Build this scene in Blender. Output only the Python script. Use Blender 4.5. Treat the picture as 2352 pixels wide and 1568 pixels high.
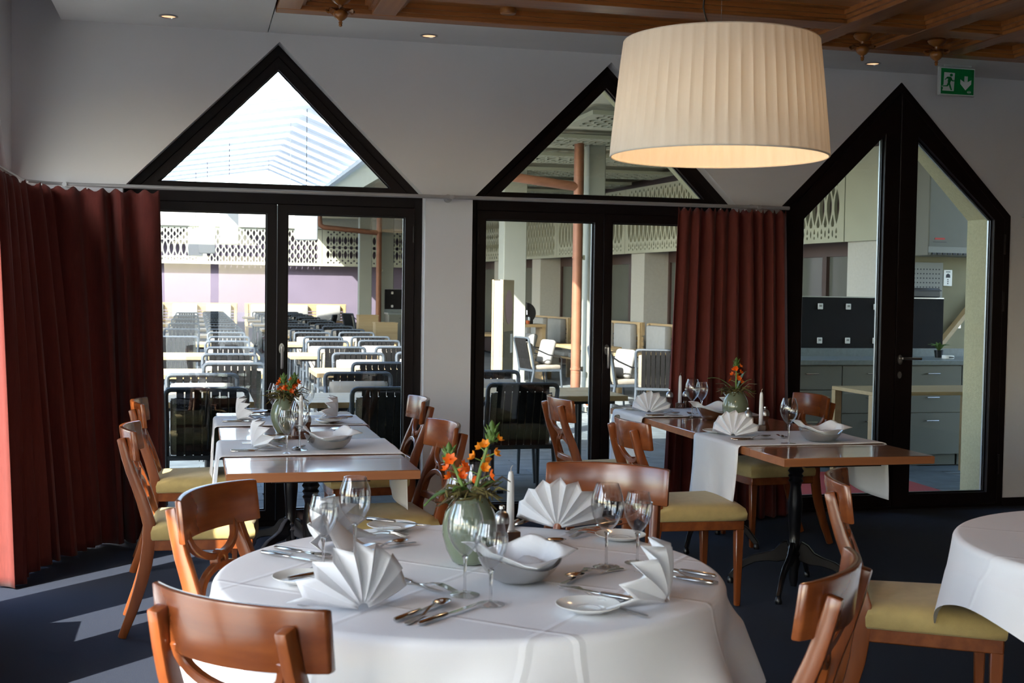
import bpy, bmesh, math, random
from mathutils import Vector, Matrix
from mathutils.geometry import delaunay_2d_cdt

for o in list(bpy.data.objects):
    bpy.data.objects.remove(o)
sc = bpy.context.scene
COL = sc.collection
PI = math.pi
rnd = random.Random(7)

# ------------------------------------------------------------------ camera
cam = bpy.data.cameras.new('camera')
cam.sensor_width = 36.0
cam.lens = 2880.0 / 2352.0 * 36.0
cam.clip_end = 300
cam.dof.use_dof = True
cam.dof.focus_distance = 6.6
cam.dof.aperture_fstop = 8.0
co = bpy.data.objects.new('camera', cam)
COL.objects.link(co)
yaw, pit, rol = math.radians(14.23), math.radians(2.347), math.radians(.837)
F_ = Vector((math.sin(yaw) * math.cos(pit), math.cos(yaw) * math.cos(pit), -math.sin(pit)))
R_ = Vector((math.cos(yaw), -math.sin(yaw), 0))
U_ = R_.cross(F_)
R2 = math.cos(rol) * R_ + math.sin(rol) * U_
U2 = -math.sin(rol) * R_ + math.cos(rol) * U_
co.matrix_world = Matrix(((R2.x, U2.x, -F_.x, 0), (R2.y, U2.y, -F_.y, 0), (R2.z, U2.z, -F_.z, 1.48), (0, 0, 0, 1)))
sc.camera = co

# ------------------------------------------------------------------ world, sun, exposure
SUN_EL, SUN_AZ = math.radians(37), math.radians(43.5)      # travel azimuth measured from +X towards +Y
w = bpy.data.worlds.new('world')
sc.world = w
w.use_nodes = True
nt = w.node_tree
bg = nt.nodes['Background']
sky = nt.nodes.new('ShaderNodeTexSky')
sky.sky_type = 'NISHITA'
sky.sun_disc = False
sky.sun_elevation = SUN_EL
sky.sun_rotation = math.radians(90) - (SUN_AZ + PI)
sky.air_density = 1.0
sky.dust_density = 1.2
sky.ozone_density = 1.0
nt.links.new(sky.outputs[0], bg.inputs[0])
bg.inputs[1].default_value = 0.42

sun = bpy.data.lights.new('sun', 'SUN')
sun.energy = 6.8
sun.angle = math.radians(.53)
sun.color = (1.0, .96, .90)
so = bpy.data.objects.new('sun', sun)
COL.objects.link(so)
so.location = (-20, -20, 25)
so.rotation_euler = Vector((math.cos(SUN_EL) * math.cos(SUN_AZ), math.cos(SUN_EL) * math.sin(SUN_AZ), -math.sin(SUN_EL))).to_track_quat('-Z', 'Y').to_euler()

vs = sc.view_settings
vs.view_transform = 'Standard'
vs.look = 'None'
vs.exposure = 1.62
vs.gamma = 1.0
vs.use_curve_mapping = False
cy = sc.cycles
cy.use_denoising = True
cy.use_adaptive_sampling = True
cy.adaptive_threshold = .04
cy.adaptive_min_samples = 16
cy.max_bounces = 7
cy.diffuse_bounces = 4
cy.glossy_bounces = 3
cy.transmission_bounces = 5
cy.transparent_max_bounces = 16
cy.caustics_reflective = False
cy.caustics_refractive = False
cy.sample_clamp_indirect = 6.0

# ------------------------------------------------------------------ materials
MATS = {}
def new_mat(name):
    m = bpy.data.materials.new(name)
    m.use_nodes = True
    t = m.node_tree
    return m, t, t.nodes['Principled BSDF']

def noise(t, scale, coord='Object', mscale=(1, 1, 1), detail=3.0):
    tc = t.nodes.new('ShaderNodeTexCoord')
    mp = t.nodes.new('ShaderNodeMapping')
    mp.inputs['Scale'].default_value = mscale
    t.links.new(tc.outputs[coord], mp.inputs[0])
    n = t.nodes.new('ShaderNodeTexNoise')
    n.inputs['Scale'].default_value = scale
    n.inputs['Detail'].default_value = detail
    t.links.new(mp.outputs[0], n.inputs['Vector'])
    return n

def M(name, col, rough=.5, metal=0., var=.12, vscale=6., mscale=(1, 1, 1), bump=0., bscale=120., coat=0., sheen=0., spec=.5, transl=0., col2=None):
    m, t, b = new_mat(name)
    n = noise(t, vscale, mscale=mscale)
    r = t.nodes.new('ShaderNodeValToRGB')
    c = Vector(col)
    lo = Vector(col2) if col2 else c * (1 - var)
    r.color_ramp.elements[0].position = .3
    r.color_ramp.elements[1].position = .7
    r.color_ramp.elements[0].color = (*lo, 1)
    r.color_ramp.elements[1].color = (*(c if col2 else c * (1 + var * .5)), 1)
    t.links.new(n.outputs['Fac'], r.inputs[0])
    t.links.new(r.outputs[0], b.inputs['Base Color'])
    b.inputs['Roughness'].default_value = rough
    b.inputs['Metallic'].default_value = metal
    b.inputs['Specular IOR Level'].default_value = spec
    b.inputs['Coat Weight'].default_value = coat
    b.inputs['Coat Roughness'].default_value = .12
    b.inputs['Sheen Weight'].default_value = sheen
    if bump:
        n2 = noise(t, bscale)
        bp = t.nodes.new('ShaderNodeBump')
        bp.inputs['Strength'].default_value = bump
        bp.inputs['Distance'].default_value = .004
        t.links.new(n2.outputs['Fac'], bp.inputs['Height'])
        t.links.new(bp.outputs[0], b.inputs['Normal'])
    if transl:
        out = t.nodes['Material Output']
        tr = t.nodes.new('ShaderNodeBsdfTranslucent')
        t.links.new(r.outputs[0], tr.inputs[0])
        mx = t.nodes.new('ShaderNodeMixShader')
        mx.inputs[0].default_value = transl
        t.links.new(b.outputs[0], mx.inputs[1])
        t.links.new(tr.outputs[0], mx.inputs[2])
        t.links.new(mx.outputs[0], out.inputs[0])
    MATS[name] = m
    return m

def wood(name, col, col2, rough=.35, axis='Y', scale=3.0, coat=.3, crough=.18):
    ms = {'X': (.5, 9, 9), 'Y': (9, .5, 9), 'Z': (9, 9, .5)}[axis]
    m, t, b = new_mat(name)
    n = noise(t, scale, mscale=ms, detail=5)
    n2 = noise(t, 1.3)
    mixn = t.nodes.new('ShaderNodeMath'); mixn.operation = 'MULTIPLY_ADD'
    mixn.inputs[1].default_value = .65
    t.links.new(n.outputs['Fac'], mixn.inputs[0])
    mul = t.nodes.new('ShaderNodeMath'); mul.operation = 'MULTIPLY'; mul.inputs[1].default_value = .35
    t.links.new(n2.outputs['Fac'], mul.inputs[0])
    t.links.new(mul.outputs[0], mixn.inputs[2])
    r = t.nodes.new('ShaderNodeValToRGB')
    r.color_ramp.elements[0].position = .36
    r.color_ramp.elements[1].position = .62
    r.color_ramp.elements[0].color = (*col2, 1)
    r.color_ramp.elements[1].color = (*col, 1)
    t.links.new(mixn.outputs[0], r.inputs[0])
    t.links.new(r.outputs[0], b.inputs['Base Color'])
    b.inputs['Roughness'].default_value = rough
    b.inputs['Coat Weight'].default_value = coat
    b.inputs['Coat Roughness'].default_value = crough
    MATS[name] = m
    return m

def thin_glass(name, tint=(.97, .98, .98), ior=1.45, boost=1.0, power=5.0):
    m, t, b = new_mat(name)
    t.nodes.remove(b)
    out = t.nodes['Material Output']
    tr = t.nodes.new('ShaderNodeBsdfTransparent'); tr.inputs[0].default_value = (*tint, 1)
    gl = t.nodes.new('ShaderNodeBsdfGlossy'); gl.inputs['Roughness'].default_value = .0
    fr = t.nodes.new('ShaderNodeLayerWeight'); fr.inputs[0].default_value = .5
    pw = t.nodes.new('ShaderNodeMath'); pw.operation = 'POWER'; pw.inputs[1].default_value = power
    t.links.new(fr.outputs['Facing'], pw.inputs[0])
    r0 = ((ior - 1) / (ior + 1)) ** 2 * boost
    mu = t.nodes.new('ShaderNodeMath'); mu.operation = 'MULTIPLY_ADD'; mu.inputs[1].default_value = 1 - r0; mu.inputs[2].default_value = r0; mu.use_clamp = True
    t.links.new(pw.outputs[0], mu.inputs[0])
    mx = t.nodes.new('ShaderNodeMixShader')
    t.links.new(mu.outputs[0], mx.inputs[0])
    t.links.new(tr.outputs[0], mx.inputs[1])
    t.links.new(gl.outputs[0], mx.inputs[2])
    t.links.new(mx.outputs[0], out.inputs[0])
    MATS[name] = m
    return m

def emit(name, col, strength):
    m, t, b = new_mat(name)
    b.inputs['Base Color'].default_value = (*col, 1)
    b.inputs['Emission Color'].default_value = (*col, 1)
    n = noise(t, 3.0)
    mr = t.nodes.new('ShaderNodeMapRange'); mr.inputs[3].default_value = strength * .95; mr.inputs[4].default_value = strength
    t.links.new(n.outputs['Fac'], mr.inputs[0])
    t.links.new(mr.outputs[0], b.inputs['Emission Strength'])
    MATS[name] = m
    return m

M('wall_paint', (.74, .73, .75), .85, var=.03, vscale=2, bump=.05, bscale=200)
M('ceiling_paint', (.78, .78, .79), .9, var=.02)
M('carpet', (.0145, .021, .041), .95, var=.45, vscale=260, bump=.5, bscale=420, sheen=.05, spec=.1)
M('frame_dark', (.010, .006, .006), .42, var=.15, vscale=3, spec=.25)
M('gasket', (.006, .006, .008), .4, var=.1)
M('spacer', (.55, .6, .6), .3, metal=.6, var=.05)
wood('chair_wood', (.29, .078, .018), (.18, .042, .010), .3, 'Z', 3.0, .5)
wood('crest_wood', (.27, .074, .018), (.165, .039, .010), .26, 'X', 2.5, .6)
wood('table_wood', (.38, .15, .06), (.29, .105, .04), .30, 'X', 2.0, 1.0, .09)
wood('table_edge', (.40, .15, .055), (.30, .105, .038), .4, 'X', 2.0, .15)
wood('ceiling_wood', (.47, .185, .05), (.31, .105, .027), .4, 'X', 2.2, .2)
wood('ceiling_wood_y', (.47, .185, .05), (.31, .105, .027), .4, 'Y', 2.2, .2)
wood('turned_wood', (.42, .17, .04), (.30, .105, .024), .3, 'Z', 3, .4)
wood('mill_wood', (.10, .035, .016), (.06, .02, .01), .3, 'Z', 4, .4)
wood('pale_wood', (.40, .29, .15), (.33, .23, .11), .5, 'X', 2.0, .05)
wood('pale_wood_y', (.40, .29, .15), (.33, .23, .11), .5, 'Y', 2.0, .05)
M('seat_fabric', (.52, .385, .145), .9, var=.08, vscale=30, bump=.35, bscale=600, sheen=.2)
wood('low_bounce_panel', (.15, .105, .08), (.11, .075, .055), .5, 'Z', 2.0, .1)  # dark wood for unseen walls, put in to cut bounced light
M('linen', (.89, .885, .89), .85, var=.03, vscale=4, bump=.08, bscale=900, transl=.12)
M('napkin_linen', (.92, .92, .935), .85, var=.02, vscale=10, transl=.22)
M('curtain_red', (.175, .030, .021), .9, var=.12, vscale=90, mscale=(1, 1, .15), bump=.12, bscale=300, sheen=.15, transl=.22)
M('steel', (.62, .60, .57), .16, metal=1., var=.05, vscale=3)
M('brushed', (.50, .49, .48), .32, metal=1., var=.08, vscale=8)
M('rod_metal', (.55, .54, .54), .4, metal=.6, var=.04)
M('porcelain', (.80, .80, .76), .12, var=.02, vscale=3)
M('candle_wax', (.84, .83, .82), .4, var=.03, transl=.15)
M('wick', (.5, .46, .4), .9, var=.2)
M('celadon', (.165, .20, .135), .12, var=.18, vscale=3.5, coat=.5)
M('iron', (.007, .007, .009), .28, var=.2, vscale=12, coat=.2)
M('petal', (.95, .16, .008), .5, var=.15, vscale=40, transl=.3)
M('petal_amber', (.95, .32, .012), .5, var=.15, vscale=40, transl=.3)
M('leaf', (.10, .19, .035), .5, var=.3, vscale=30, transl=.2)
M('stem_green', (.15, .26, .06), .5, var=.2, vscale=30)
M('moss', (.14, .115, .025), .9, var=.6, vscale=40, col2=(.05, .035, .012))
M('twig', (.13, .10, .065), .85, var=.5, vscale=30)
thin_glass('pane_glass', (.96, .975, .97), 1.45, 1.5)
thin_glass('wine_glass', (.965, .97, .97), 1.5, 1.6, 3.2)
m, t, b = new_mat('stem_glass')
b.inputs['Transmission Weight'].default_value = 1; b.inputs['Roughness'].default_value = 0; b.inputs['IOR'].default_value = 1.45
n_ = noise(t, 4); mr_ = t.nodes.new('ShaderNodeMapRange'); mr_.inputs[3].default_value = 0; mr_.inputs[4].default_value = .015
t.links.new(n_.outputs['Fac'], mr_.inputs[0]); t.links.new(mr_.outputs[0], b.inputs['Roughness'])
MATS['stem_glass'] = m
M('sign_green', (.0, .30, .07), .4, var=.03)
M('sign_white', (.80, .84, .86), .4, var=.02)
M('sign_border', (.55, .58, .57), .35, var=.03)
M('black_plastic', (.012, .012, .013), .35, var=.1)
M('white_plastic', (.72, .72, .68), .35, var=.03)
# outdoors
M('stucco_yellow', (.50, .455, .27), .95, var=.1, vscale=60, bump=.9, bscale=160)
M('stucco_cream', (.46, .455, .405), .95, var=.06, vscale=30, bump=.7, bscale=120)
M('purple_wall', (.135, .112, .155), .95, var=.06, vscale=1.5)
M('lattice_cream', (.36, .37, .28), .6, var=.04, vscale=3)
M('soffit', (.50, .49, .38), .8, var=.04)
M('roof_white', (.82, .84, .86), .5, var=.02, transl=.32)
M('slate', (.10, .122, .13), .65, var=.3, vscale=5, bump=.25, bscale=40)
M('joint', (.05, .055, .058), .95, var=.2)
M('alu_grey', (.05, .062, .074), .5, spec=.25, metal=.0, var=.06)
M('alu_dark', (.014, .015, .017), .4, var=.1)
M('rope', (.012, .012, .012), .9, spec=.08, var=.25, vscale=60, bump=.5, bscale=300)
M('weave', (.27, .245, .18), .85, var=.5, vscale=170, bump=.4, bscale=260)
M('cushion_taupe', (.27, .24, .195), .9, var=.07, vscale=14, bump=.3, bscale=25)
M('cushion_grey', (.27, .27, .255), .9, var=.07, vscale=14, bump=.3, bscale=25)
M('copper', (.25, .105, .055), .55, metal=.2, var=.18, vscale=5)
M('column_paint', (.27, .285, .245), .7, var=.04, vscale=4)
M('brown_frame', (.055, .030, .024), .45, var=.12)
M('frosted', (.10, .11, .095), .14, var=.08, vscale=2)
M('counter_front', (.15, .153, .125), .45, var=.04, vscale=2)
M('counter_top', (.17, .20, .20), .35, var=.15, vscale=40)
M('board_black', (.007, .007, .008), .7, var=.2, spec=.15)
M('red_carpet', (.34, .035, .032), .95, var=.25, vscale=60, mscale=(1, 12, 1), bump=.4, bscale=200)
M('mat_red', (.30, .012, .03), .4, var=.1)
M('wall_ochre', (.22, .20, .12), .9, var=.08)
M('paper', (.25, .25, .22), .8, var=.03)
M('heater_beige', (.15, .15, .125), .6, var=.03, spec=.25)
M('ink', (.03, .03, .035), .7, var=.1)
M('ink_red', (.45, .05, .04), .7, var=.1)
M('sign_panel', (.32, .30, .25), .6, var=.04)
M('sign_text', (.17, .14, .08), .6, var=.25, vscale=30)
M('sign_rose', (.42, .24, .22), .6, var=.05)
M('juice', (.75, .16, .015), .3, var=.05, transl=.4)
# ------------------------------------------------------------------ mesh helpers
class MB:
    def __init__(s):
        s.v, s.f, s.mi, s.cur = [], [], [], 0
    def face(s, f):
        s.f.append(f); s.mi.append(s.cur)
    def add(s, vs, fs):
        k = len(s.v)
        s.v += [tuple(p) for p in vs]
        for f in fs:
            s.face(tuple(i + k for i in f))
        return s
    def box(s, x0, x1, y0, y1, z0, z1):
        return s.add([(x0, y0, z0), (x1, y0, z0), (x1, y1, z0), (x0, y1, z0), (x0, y0, z1), (x1, y0, z1), (x1, y1, z1), (x0, y1, z1)],
                     [(3, 2, 1, 0), (4, 5, 6, 7), (0, 1, 5, 4), (1, 2, 6, 5), (2, 3, 7, 6), (3, 0, 4, 7)])
    def hexa(s, p):      # 8 corner points, bottom loop then top loop
        return s.add(p, [(3, 2, 1, 0), (4, 5, 6, 7), (0, 1, 5, 4), (1, 2, 6, 5), (2, 3, 7, 6), (3, 0, 4, 7)])
    def prism(s, poly, c0, c1, plane='xz'):
        def P(a, b, c):
            return {'xz': (a, c, b), 'xy': (a, b, c), 'yz': (c, a, b)}[plane]
        n = len(poly)
        vs = [P(a, b, c0) for a, b in poly] + [P(a, b, c1) for a, b in poly]
        fs = [tuple(range(n)), tuple(range(2 * n - 1, n - 1, -1))]
        fs += [(i, i + n, (i + 1) % n + n, (i + 1) % n) for i in range(n)]
        return s.add(vs, fs)
    def ring(s, outer, inner, c0, c1, plane='xz'):       # flat ring between two polygons of the same length
        def P(a, b, c):
            return {'xz': (a, c, b), 'xy': (a, b, c), 'yz': (c, a, b)}[plane]
        n = len(outer)
        vs = [P(*p, c0) for p in outer] + [P(*p, c0) for p in inner] + [P(*p, c1) for p in outer] + [P(*p, c1) for p in inner]
        fs = []
        for i in range(n):
            j = (i + 1) % n
            fs += [(i, j, n + j, n + i), (2 * n + i, 3 * n + i, 3 * n + j, 2 * n + j), (i, 2 * n + i, 2 * n + j, j), (n + i, n + j, 3 * n + j, 3 * n + i)]
        return s.add(vs, fs)
    def lathe(s, prof, n=24, c=(0, 0, 0), closed=False):
        vs, fs = [], []
        m = len(prof)
        for r, z in prof:
            for k in range(n):
                a = 2 * PI * k / n
                vs.append((c[0] + r * math.cos(a), c[1] + r * math.sin(a), c[2] + z))
        for i in range(m - 1 if not closed else m):
            i2 = (i + 1) % m
            for k in range(n):
                k2 = (k + 1) % n
                fs.append((i * n + k, i * n + k2, i2 * n + k2, i2 * n + k))
        if not closed:
            if prof[0][0] > 1e-6: fs.append(tuple(reversed(range(n))))
            if prof[-1][0] > 1e-6: fs.append(tuple(range((m - 1) * n, m * n)))
        return s.add(vs, fs)
    def tube(s, pts, r, n=8, closed=False, caps=True, flat=1.0):
        pts = [Vector(p) for p in pts]
        m = len(pts)
        rr = r if isinstance(r, (list, tuple)) else [r] * m
        vs, fs = [], []
        up = None
        for i, p in enumerate(pts):
            d = (pts[(i + 1) % m] - pts[i - 1]) if closed else (pts[min(i + 1, m - 1)] - pts[max(i - 1, 0)])
            d.normalize()
            if up is None:
                up = Vector((0, 0, 1)) if abs(d.z) < .9 else Vector((1, 0, 0))
            a = d.cross(up)
            if a.length < 1e-5: a = d.cross(Vector((0, 1, 0)))
            a.normalize()
            up = a.cross(d).normalized()
            for k in range(n):
                t_ = 2 * PI * k / n
                vs.append(p + a * math.cos(t_) * rr[i] + up * math.sin(t_) * rr[i] * flat)
        for i in range(m if closed else m - 1):
            j = (i + 1) % m
            for k in range(n):
                k2 = (k + 1) % n
                fs.append((i * n + k, i * n + k2, j * n + k2, j * n + k))
        if caps and not closed:
            fs.append(tuple(reversed(range(n))))
            fs.append(tuple(range((m - 1) * n, m * n)))
        return s.add(vs, fs)
    def sweep(s, pts, hw, ht, up=(0, 0, 1), closed=False):
        """rectangular bar: half width hw along (dir x up), half thickness ht along up; hw/ht may be lists"""
        pts = [Vector(p) for p in pts]
        m = len(pts)
        W = hw if isinstance(hw, (list, tuple)) else [hw] * m
        H = ht if isinstance(ht, (list, tuple)) else [ht] * m
        up = Vector(up)
        vs, fs = [], []
        for i, p in enumerate(pts):
            d = (pts[(i + 1) % m] - pts[i - 1]) if closed else (pts[min(i + 1, m - 1)] - pts[max(i - 1, 0)])
            d.normalize()
            a = d.cross(up).normalized()
            u = a.cross(d).normalized()
            vs += [p - a * W[i] - u * H[i], p + a * W[i] - u * H[i], p + a * W[i] + u * H[i], p - a * W[i] + u * H[i]]
        for i in range(m if closed else m - 1):
            j = (i + 1) % m
            for k in range(4):
                k2 = (k + 1) % 4
                fs.append((i * 4 + k, i * 4 + k2, j * 4 + k2, j * 4 + k))
        if not closed:
            fs += [(3, 2, 1, 0), tuple(range((m - 1) * 4, m * 4))]
        return s.add(vs, fs)
    def grid(s, fn, nu, nv, close_u=False):
        vs, fs = [], []
        cu = nu if close_u else nu + 1
        for j in range(nv + 1):
            for i in range(cu):
                vs.append(fn(i / nu, j / nv))
        for j in range(nv):
            for i in range(nu):
                i2 = (i + 1) % cu
                fs.append((j * cu + i, j * cu + i2, (j + 1) * cu + i2, (j + 1) * cu + i))
        return s.add(vs, fs)
    def plate(s, outline, holes, c0, c1, plane='xz'):
        """plate with polygon holes, triangulated, extruded from c0 to c1"""
        def P(a, b, c):
            return {'xz': (a, c, b), 'xy': (a, b, c), 'yz': (c, a, b)}[plane]
        pts, ed = [], []
        for lp in [outline] + holes:
            k = len(pts)
            pts += [Vector(p) for p in lp]
            ed += [(k + i, k + (i + 1) % len(lp)) for i in range(len(lp))]
        r = delaunay_2d_cdt(pts, ed, [], 0, 1e-6)
        V, T = r[0], r[2]
        def inside(p, lp):
            c = False
            for i in range(len(lp)):
                x1, y1 = lp[i]; x2, y2 = lp[i - 1]
                if (y1 > p[1]) != (y2 > p[1]) and p[0] < (x2 - x1) * (p[1] - y1) / (y2 - y1) + x1:
                    c = not c
            return c
        tris = []
        for tri in T:
            c = ((V[tri[0]][0] + V[tri[1]][0] + V[tri[2]][0]) / 3, (V[tri[0]][1] + V[tri[1]][1] + V[tri[2]][1]) / 3)
            if inside(c, outline) and not any(inside(c, h) for h in holes):
                tris.append(tri)
        n = len(V)
        vs = [P(v[0], v[1], c0) for v in V] + [P(v[0], v[1], c1) for v in V]
        fs = [tuple(tri) for tri in tris] + [tuple(i + n for i in reversed(tri)) for tri in tris]
        cnt = {}
        for tri in tris:
            for i in range(3):
                a, b_ = tri[i], tri[(i + 1) % 3]
                cnt[(a, b_)] = cnt.get((a, b_), 0) + 1
        for (a, b_) in cnt:
            if (b_, a) not in cnt:
                fs.append((b_, a, a + n, b_ + n))
        return s.add(vs, fs)
    def mesh(s, name, mat, bevel=0., smooth=True, segs=1, angle=38, sub=0, merge=True):
        me = bpy.data.meshes.new(name)
        me.from_pydata(s.v, [], s.f)
        mats = mat if isinstance(mat, (list, tuple)) else [mat]
        for q in mats:
            me.materials.append(MATS[q])
        if len(mats) > 1:
            me.polygons.foreach_set('material_index', s.mi)
        bm = bmesh.new(); bm.from_mesh(me)
        if merge: bmesh.ops.remove_doubles(bm, verts=bm.verts, dist=1e-6)
        bmesh.ops.recalc_face_normals(bm, faces=bm.faces)
        if bevel:
            es = [e for e in bm.edges if len(e.link_faces) == 2 and e.calc_face_angle(0) > math.radians(35)]
            bmesh.ops.bevel(bm, geom=es, offset=bevel, segments=segs, affect='EDGES', profile=.5, clamp_overlap=True)
        if sub:
            bmesh.ops.subdivide_edges(bm, edges=bm.edges, cuts=sub, use_grid_fill=True)
        if smooth:
            for f in bm.faces: f.smooth = True
            for e in bm.edges:
                if len(e.link_faces) == 2 and e.calc_face_angle(0) > math.radians(angle):
                    e.smooth = False
        bm.to_mesh(me); bm.free()
        return me
    def build(s, name, mat, parent=None, loc=None, rot=None, **kw):
        return link(name, s.mesh(name, mat, **kw), parent, loc, rot)

def link(name, me, parent=None, loc=None, rot=None, scale=None):
    o = bpy.data.objects.new(name, me)
    COL.objects.link(o)
    if parent: o.parent = parent
    if loc is not None: o.location = loc
    if rot is not None: o.rotation_euler = rot if isinstance(rot, (tuple, list)) else (0, 0, rot)
    if scale is not None: o.scale = scale
    return o

def tag(o, label, cat, group=None, kind=None):
    o['label'] = label
    o['category'] = cat
    if group: o['group'] = group
    if kind: o['kind'] = kind
    return o

def struct(o, label=None):
    o['kind'] = 'structure'
    if label: o['label'] = label
    return o

def thing(name, label, cat, loc=(0, 0, 0), rotz=0, group=None):
    o = link(name, None, None, loc, rotz)
    o.empty_display_size = .05
    return tag(o, label, cat, group)

def dup(root, loc, rot=0, label=None, scale=None):
    r = root.copy(); COL.objects.link(r)
    r.location = loc
    r.rotation_euler = rot if isinstance(rot, (tuple, list)) else (0, 0, rot)
    if scale is not None: r.scale = scale
    if label: r['label'] = label
    for ch in list(root.children):
        c = ch.copy(); COL.objects.link(c); c.parent = r
        for g in list(ch.children):
            d = g.copy(); COL.objects.link(d); d.parent = c
    return r

def arc(c, r, a0, a1, n, plane='xz', y=0):
    out = []
    for i in range(n + 1):
        a = a0 + (a1 - a0) * i / n
        out.append((c[0] + r * math.cos(a), c[1] + r * math.sin(a)))
    return out

def inset(poly, d):
    """inset a convex counter-clockwise polygon by d (or a list of d per edge)"""
    n = len(poly)
    D = d if isinstance(d, (list, tuple)) else [d] * n
    ls = []
    for i in range(n):
        p, q = Vector(poly[i]), Vector(poly[(i + 1) % n])
        e = (q - p).normalized()
        nn = Vector((-e.y, e.x))
        ls.append((p + nn * D[i], e))
    out = []
    for i in range(n):
        (p, e), (q, g) = ls[i - 1], ls[i]
        den = e.x * g.y - e.y * g.x
        t_ = ((q.x - p.x) * g.y - (q.y - p.y) * g.x) / den
        out.append(tuple(p + e * t_))
    return out
# ------------------------------------------------------------------ room shell
WY = 7.72                       # inner face of the window wall
LX = -1.02                      # inner face of the left wall
def house(xc, hw=.9, base=2.05, z0=0.0):
    return [(xc - hw, z0), (xc + hw, z0), (xc + hw, base), (xc, base + hw), (xc - hw, base)]

struct(MB().box(LX - .4, 8.4, -4.4, WY + .46, -.12, 0).build('floor', 'carpet'), 'dark navy carpet floor')
XC = [.49, 2.59, 4.675]
mb = MB().plate([(LX - .4, 0), (8.4, 0), (8.4, 3.5), (LX - .4, 3.5)], [house(x) if i < 2 else house(x, .885) for i, x in enumerate(XC)], WY, WY + .40)
struct(mb.build('wall_back', 'wall_paint', smooth=False), 'white wall with three gabled openings')
# outer stucco skin of the same wall
mb = MB().plate([(LX - .4, -.05), (8.4, -.05), (8.4, 3.5), (LX - .4, 3.5)], [house(x, .9 if i < 2 else .885, z0=-.03) for i, x in enumerate(XC)], WY + .401, WY + .46)
struct(mb.build('wall_outer', 'stucco_yellow', smooth=False), 'yellow stucco outside of the window wall')
LYC = [6.7, 4.5, 2.3, .1, -2.1]
mb = MB().plate([(-4.4, 0), (WY, 0), (WY, 3.5), (-4.4, 3.5)], [house(c) for c in LYC], LX - .25, LX, 'yz')
wl_ = mb.build('wall_left', 'wall_paint', smooth=False); struct(wl_, 'white side wall with gabled windows')
MB().box(LX, LX + .14, 3.65, 5.36, .06, .42).build('sun_block_box', 'wall_paint', wl_)  # unseen box added to keep low sun off the floor
struct(MB().box(8.0, 8.4, -4.4, WY, 0, 3.5).build('wall_right', 'low_bounce_panel'), 'unseen wall closing the dining room, wood panelled to cut bounce light')
FXC = [.3]  # opening added behind the camera for frontal fill light
struct(MB().plate([(LX - .4, 0), (8.4, 0), (8.4, 3.5), (LX - .4, 3.5)], [house(c) for c in FXC], -4.4, -4.0).build('wall_front', 'low_bounce_panel', smooth=False), 'unseen wall behind the camera, wood panelled to cut bounce, with added gabled window')
struct(MB().box(LX - .6, 8.6, -4.6, 9.0, 3.36, 3.55).build('ceiling', 'ceiling_paint'), 'upper white ceiling slab')  # outer edge lengthened past the wall to shade the near terrace
struct(MB().box(-2.0, LX - .4, -4.6, WY + .75, 3.05, 3.2).build('sun_block_eaves', 'stucco_cream'), 'unseen eaves added to block high sun at the side windows')  # out of view, sized to keep high sun off the corner curtain
# exterior reveals of the openings, yellow stucco lining
for i, x in enumerate(XC):
    hw = .9 if i < 2 else .885
    o = house(x, hw)
    y0 = WY + .17 if i < 2 else WY + .09
    r = inset(o, [0, .022, .022, .022, .022])
    mb = MB()
    n = 5
    for a in range(1, 5):
        b_ = (a + 1) % 5
        mb.hexa([(r[a][0], y0, r[a][1]), (r[b_][0], y0, r[b_][1]), (o[b_][0], y0, o[b_][1]), (o[a][0], y0, o[a][1]),
                 (r[a][0], WY + .47, r[a][1]), (r[b_][0], WY + .47, r[b_][1]), (o[b_][0], WY + .47, o[b_][1]), (o[a][0], WY + .47, o[a][1])])
    struct(mb.build('trim_%d' % (i + 1), 'stucco_yellow', smooth=False), 'yellow stucco lining around gabled opening')

# dropped white ceiling: two boards with a fine joint
cl = link('ceiling_dropped', None); struct(cl, 'dropped white ceiling boards')
MB().box(-.753, .418, -4.0, WY, 3.0, 3.07).build('ceiling_board', 'ceiling_paint', cl, bevel=.002)
MB().box(.424, 8.0, 7.14, WY, 3.0, 3.07).build('ceiling_board', 'ceiling_paint', cl, bevel=.002)
MB().box(-.753, -.735, -4.0, WY, 3.07, 3.36).build('upstand', 'ceiling_paint', cl)
# skirting
bb = MB().box(5.56, 8.0, WY - .012, WY, 0, .06).build('baseboard_back', 'frame_dark'); struct(bb, 'dark skirting along window wall')
struct(MB().box(1.39, 1.69, WY - .012, WY, 0, .06).build('baseboard_pier', 'frame_dark'), 'dark skirting on white pier')

# ------------------------------------------------------------------ windows and doors
def pane_poly(poly, y, parent, plane='xz', th=.012):
    return MB().prism(poly, y, y + th, plane).build('pane', 'pane_glass', parent, smooth=False)

def lever(parent, x, y, z, horiz=False, s=1):
    h = MB()
    pl = [(x + .016 * math.cos(a) , z + .034 * math.sin(a)) for a in [2 * PI * k / 16 for k in range(16)]]
    h.prism(pl, y - .012, y)
    h.tube([(x, y, z + .01), (x, y - .045, z + .01)], .009, 10)
    if horiz:
        h.tube([(x - .005, y - .045, z + .01), (x + .12 * s, y - .047, z + .008), (x + .14 * s, y - .043, z + .008)], .0095, 10)
    else:
        h.tube([(x, y - .045, z + .015), (x, y - .048, z - .11), (x, y - .045, z - .12)], [.010, .0095, .008], 10)
    return h.build('handle', 'brushed', parent)

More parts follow.
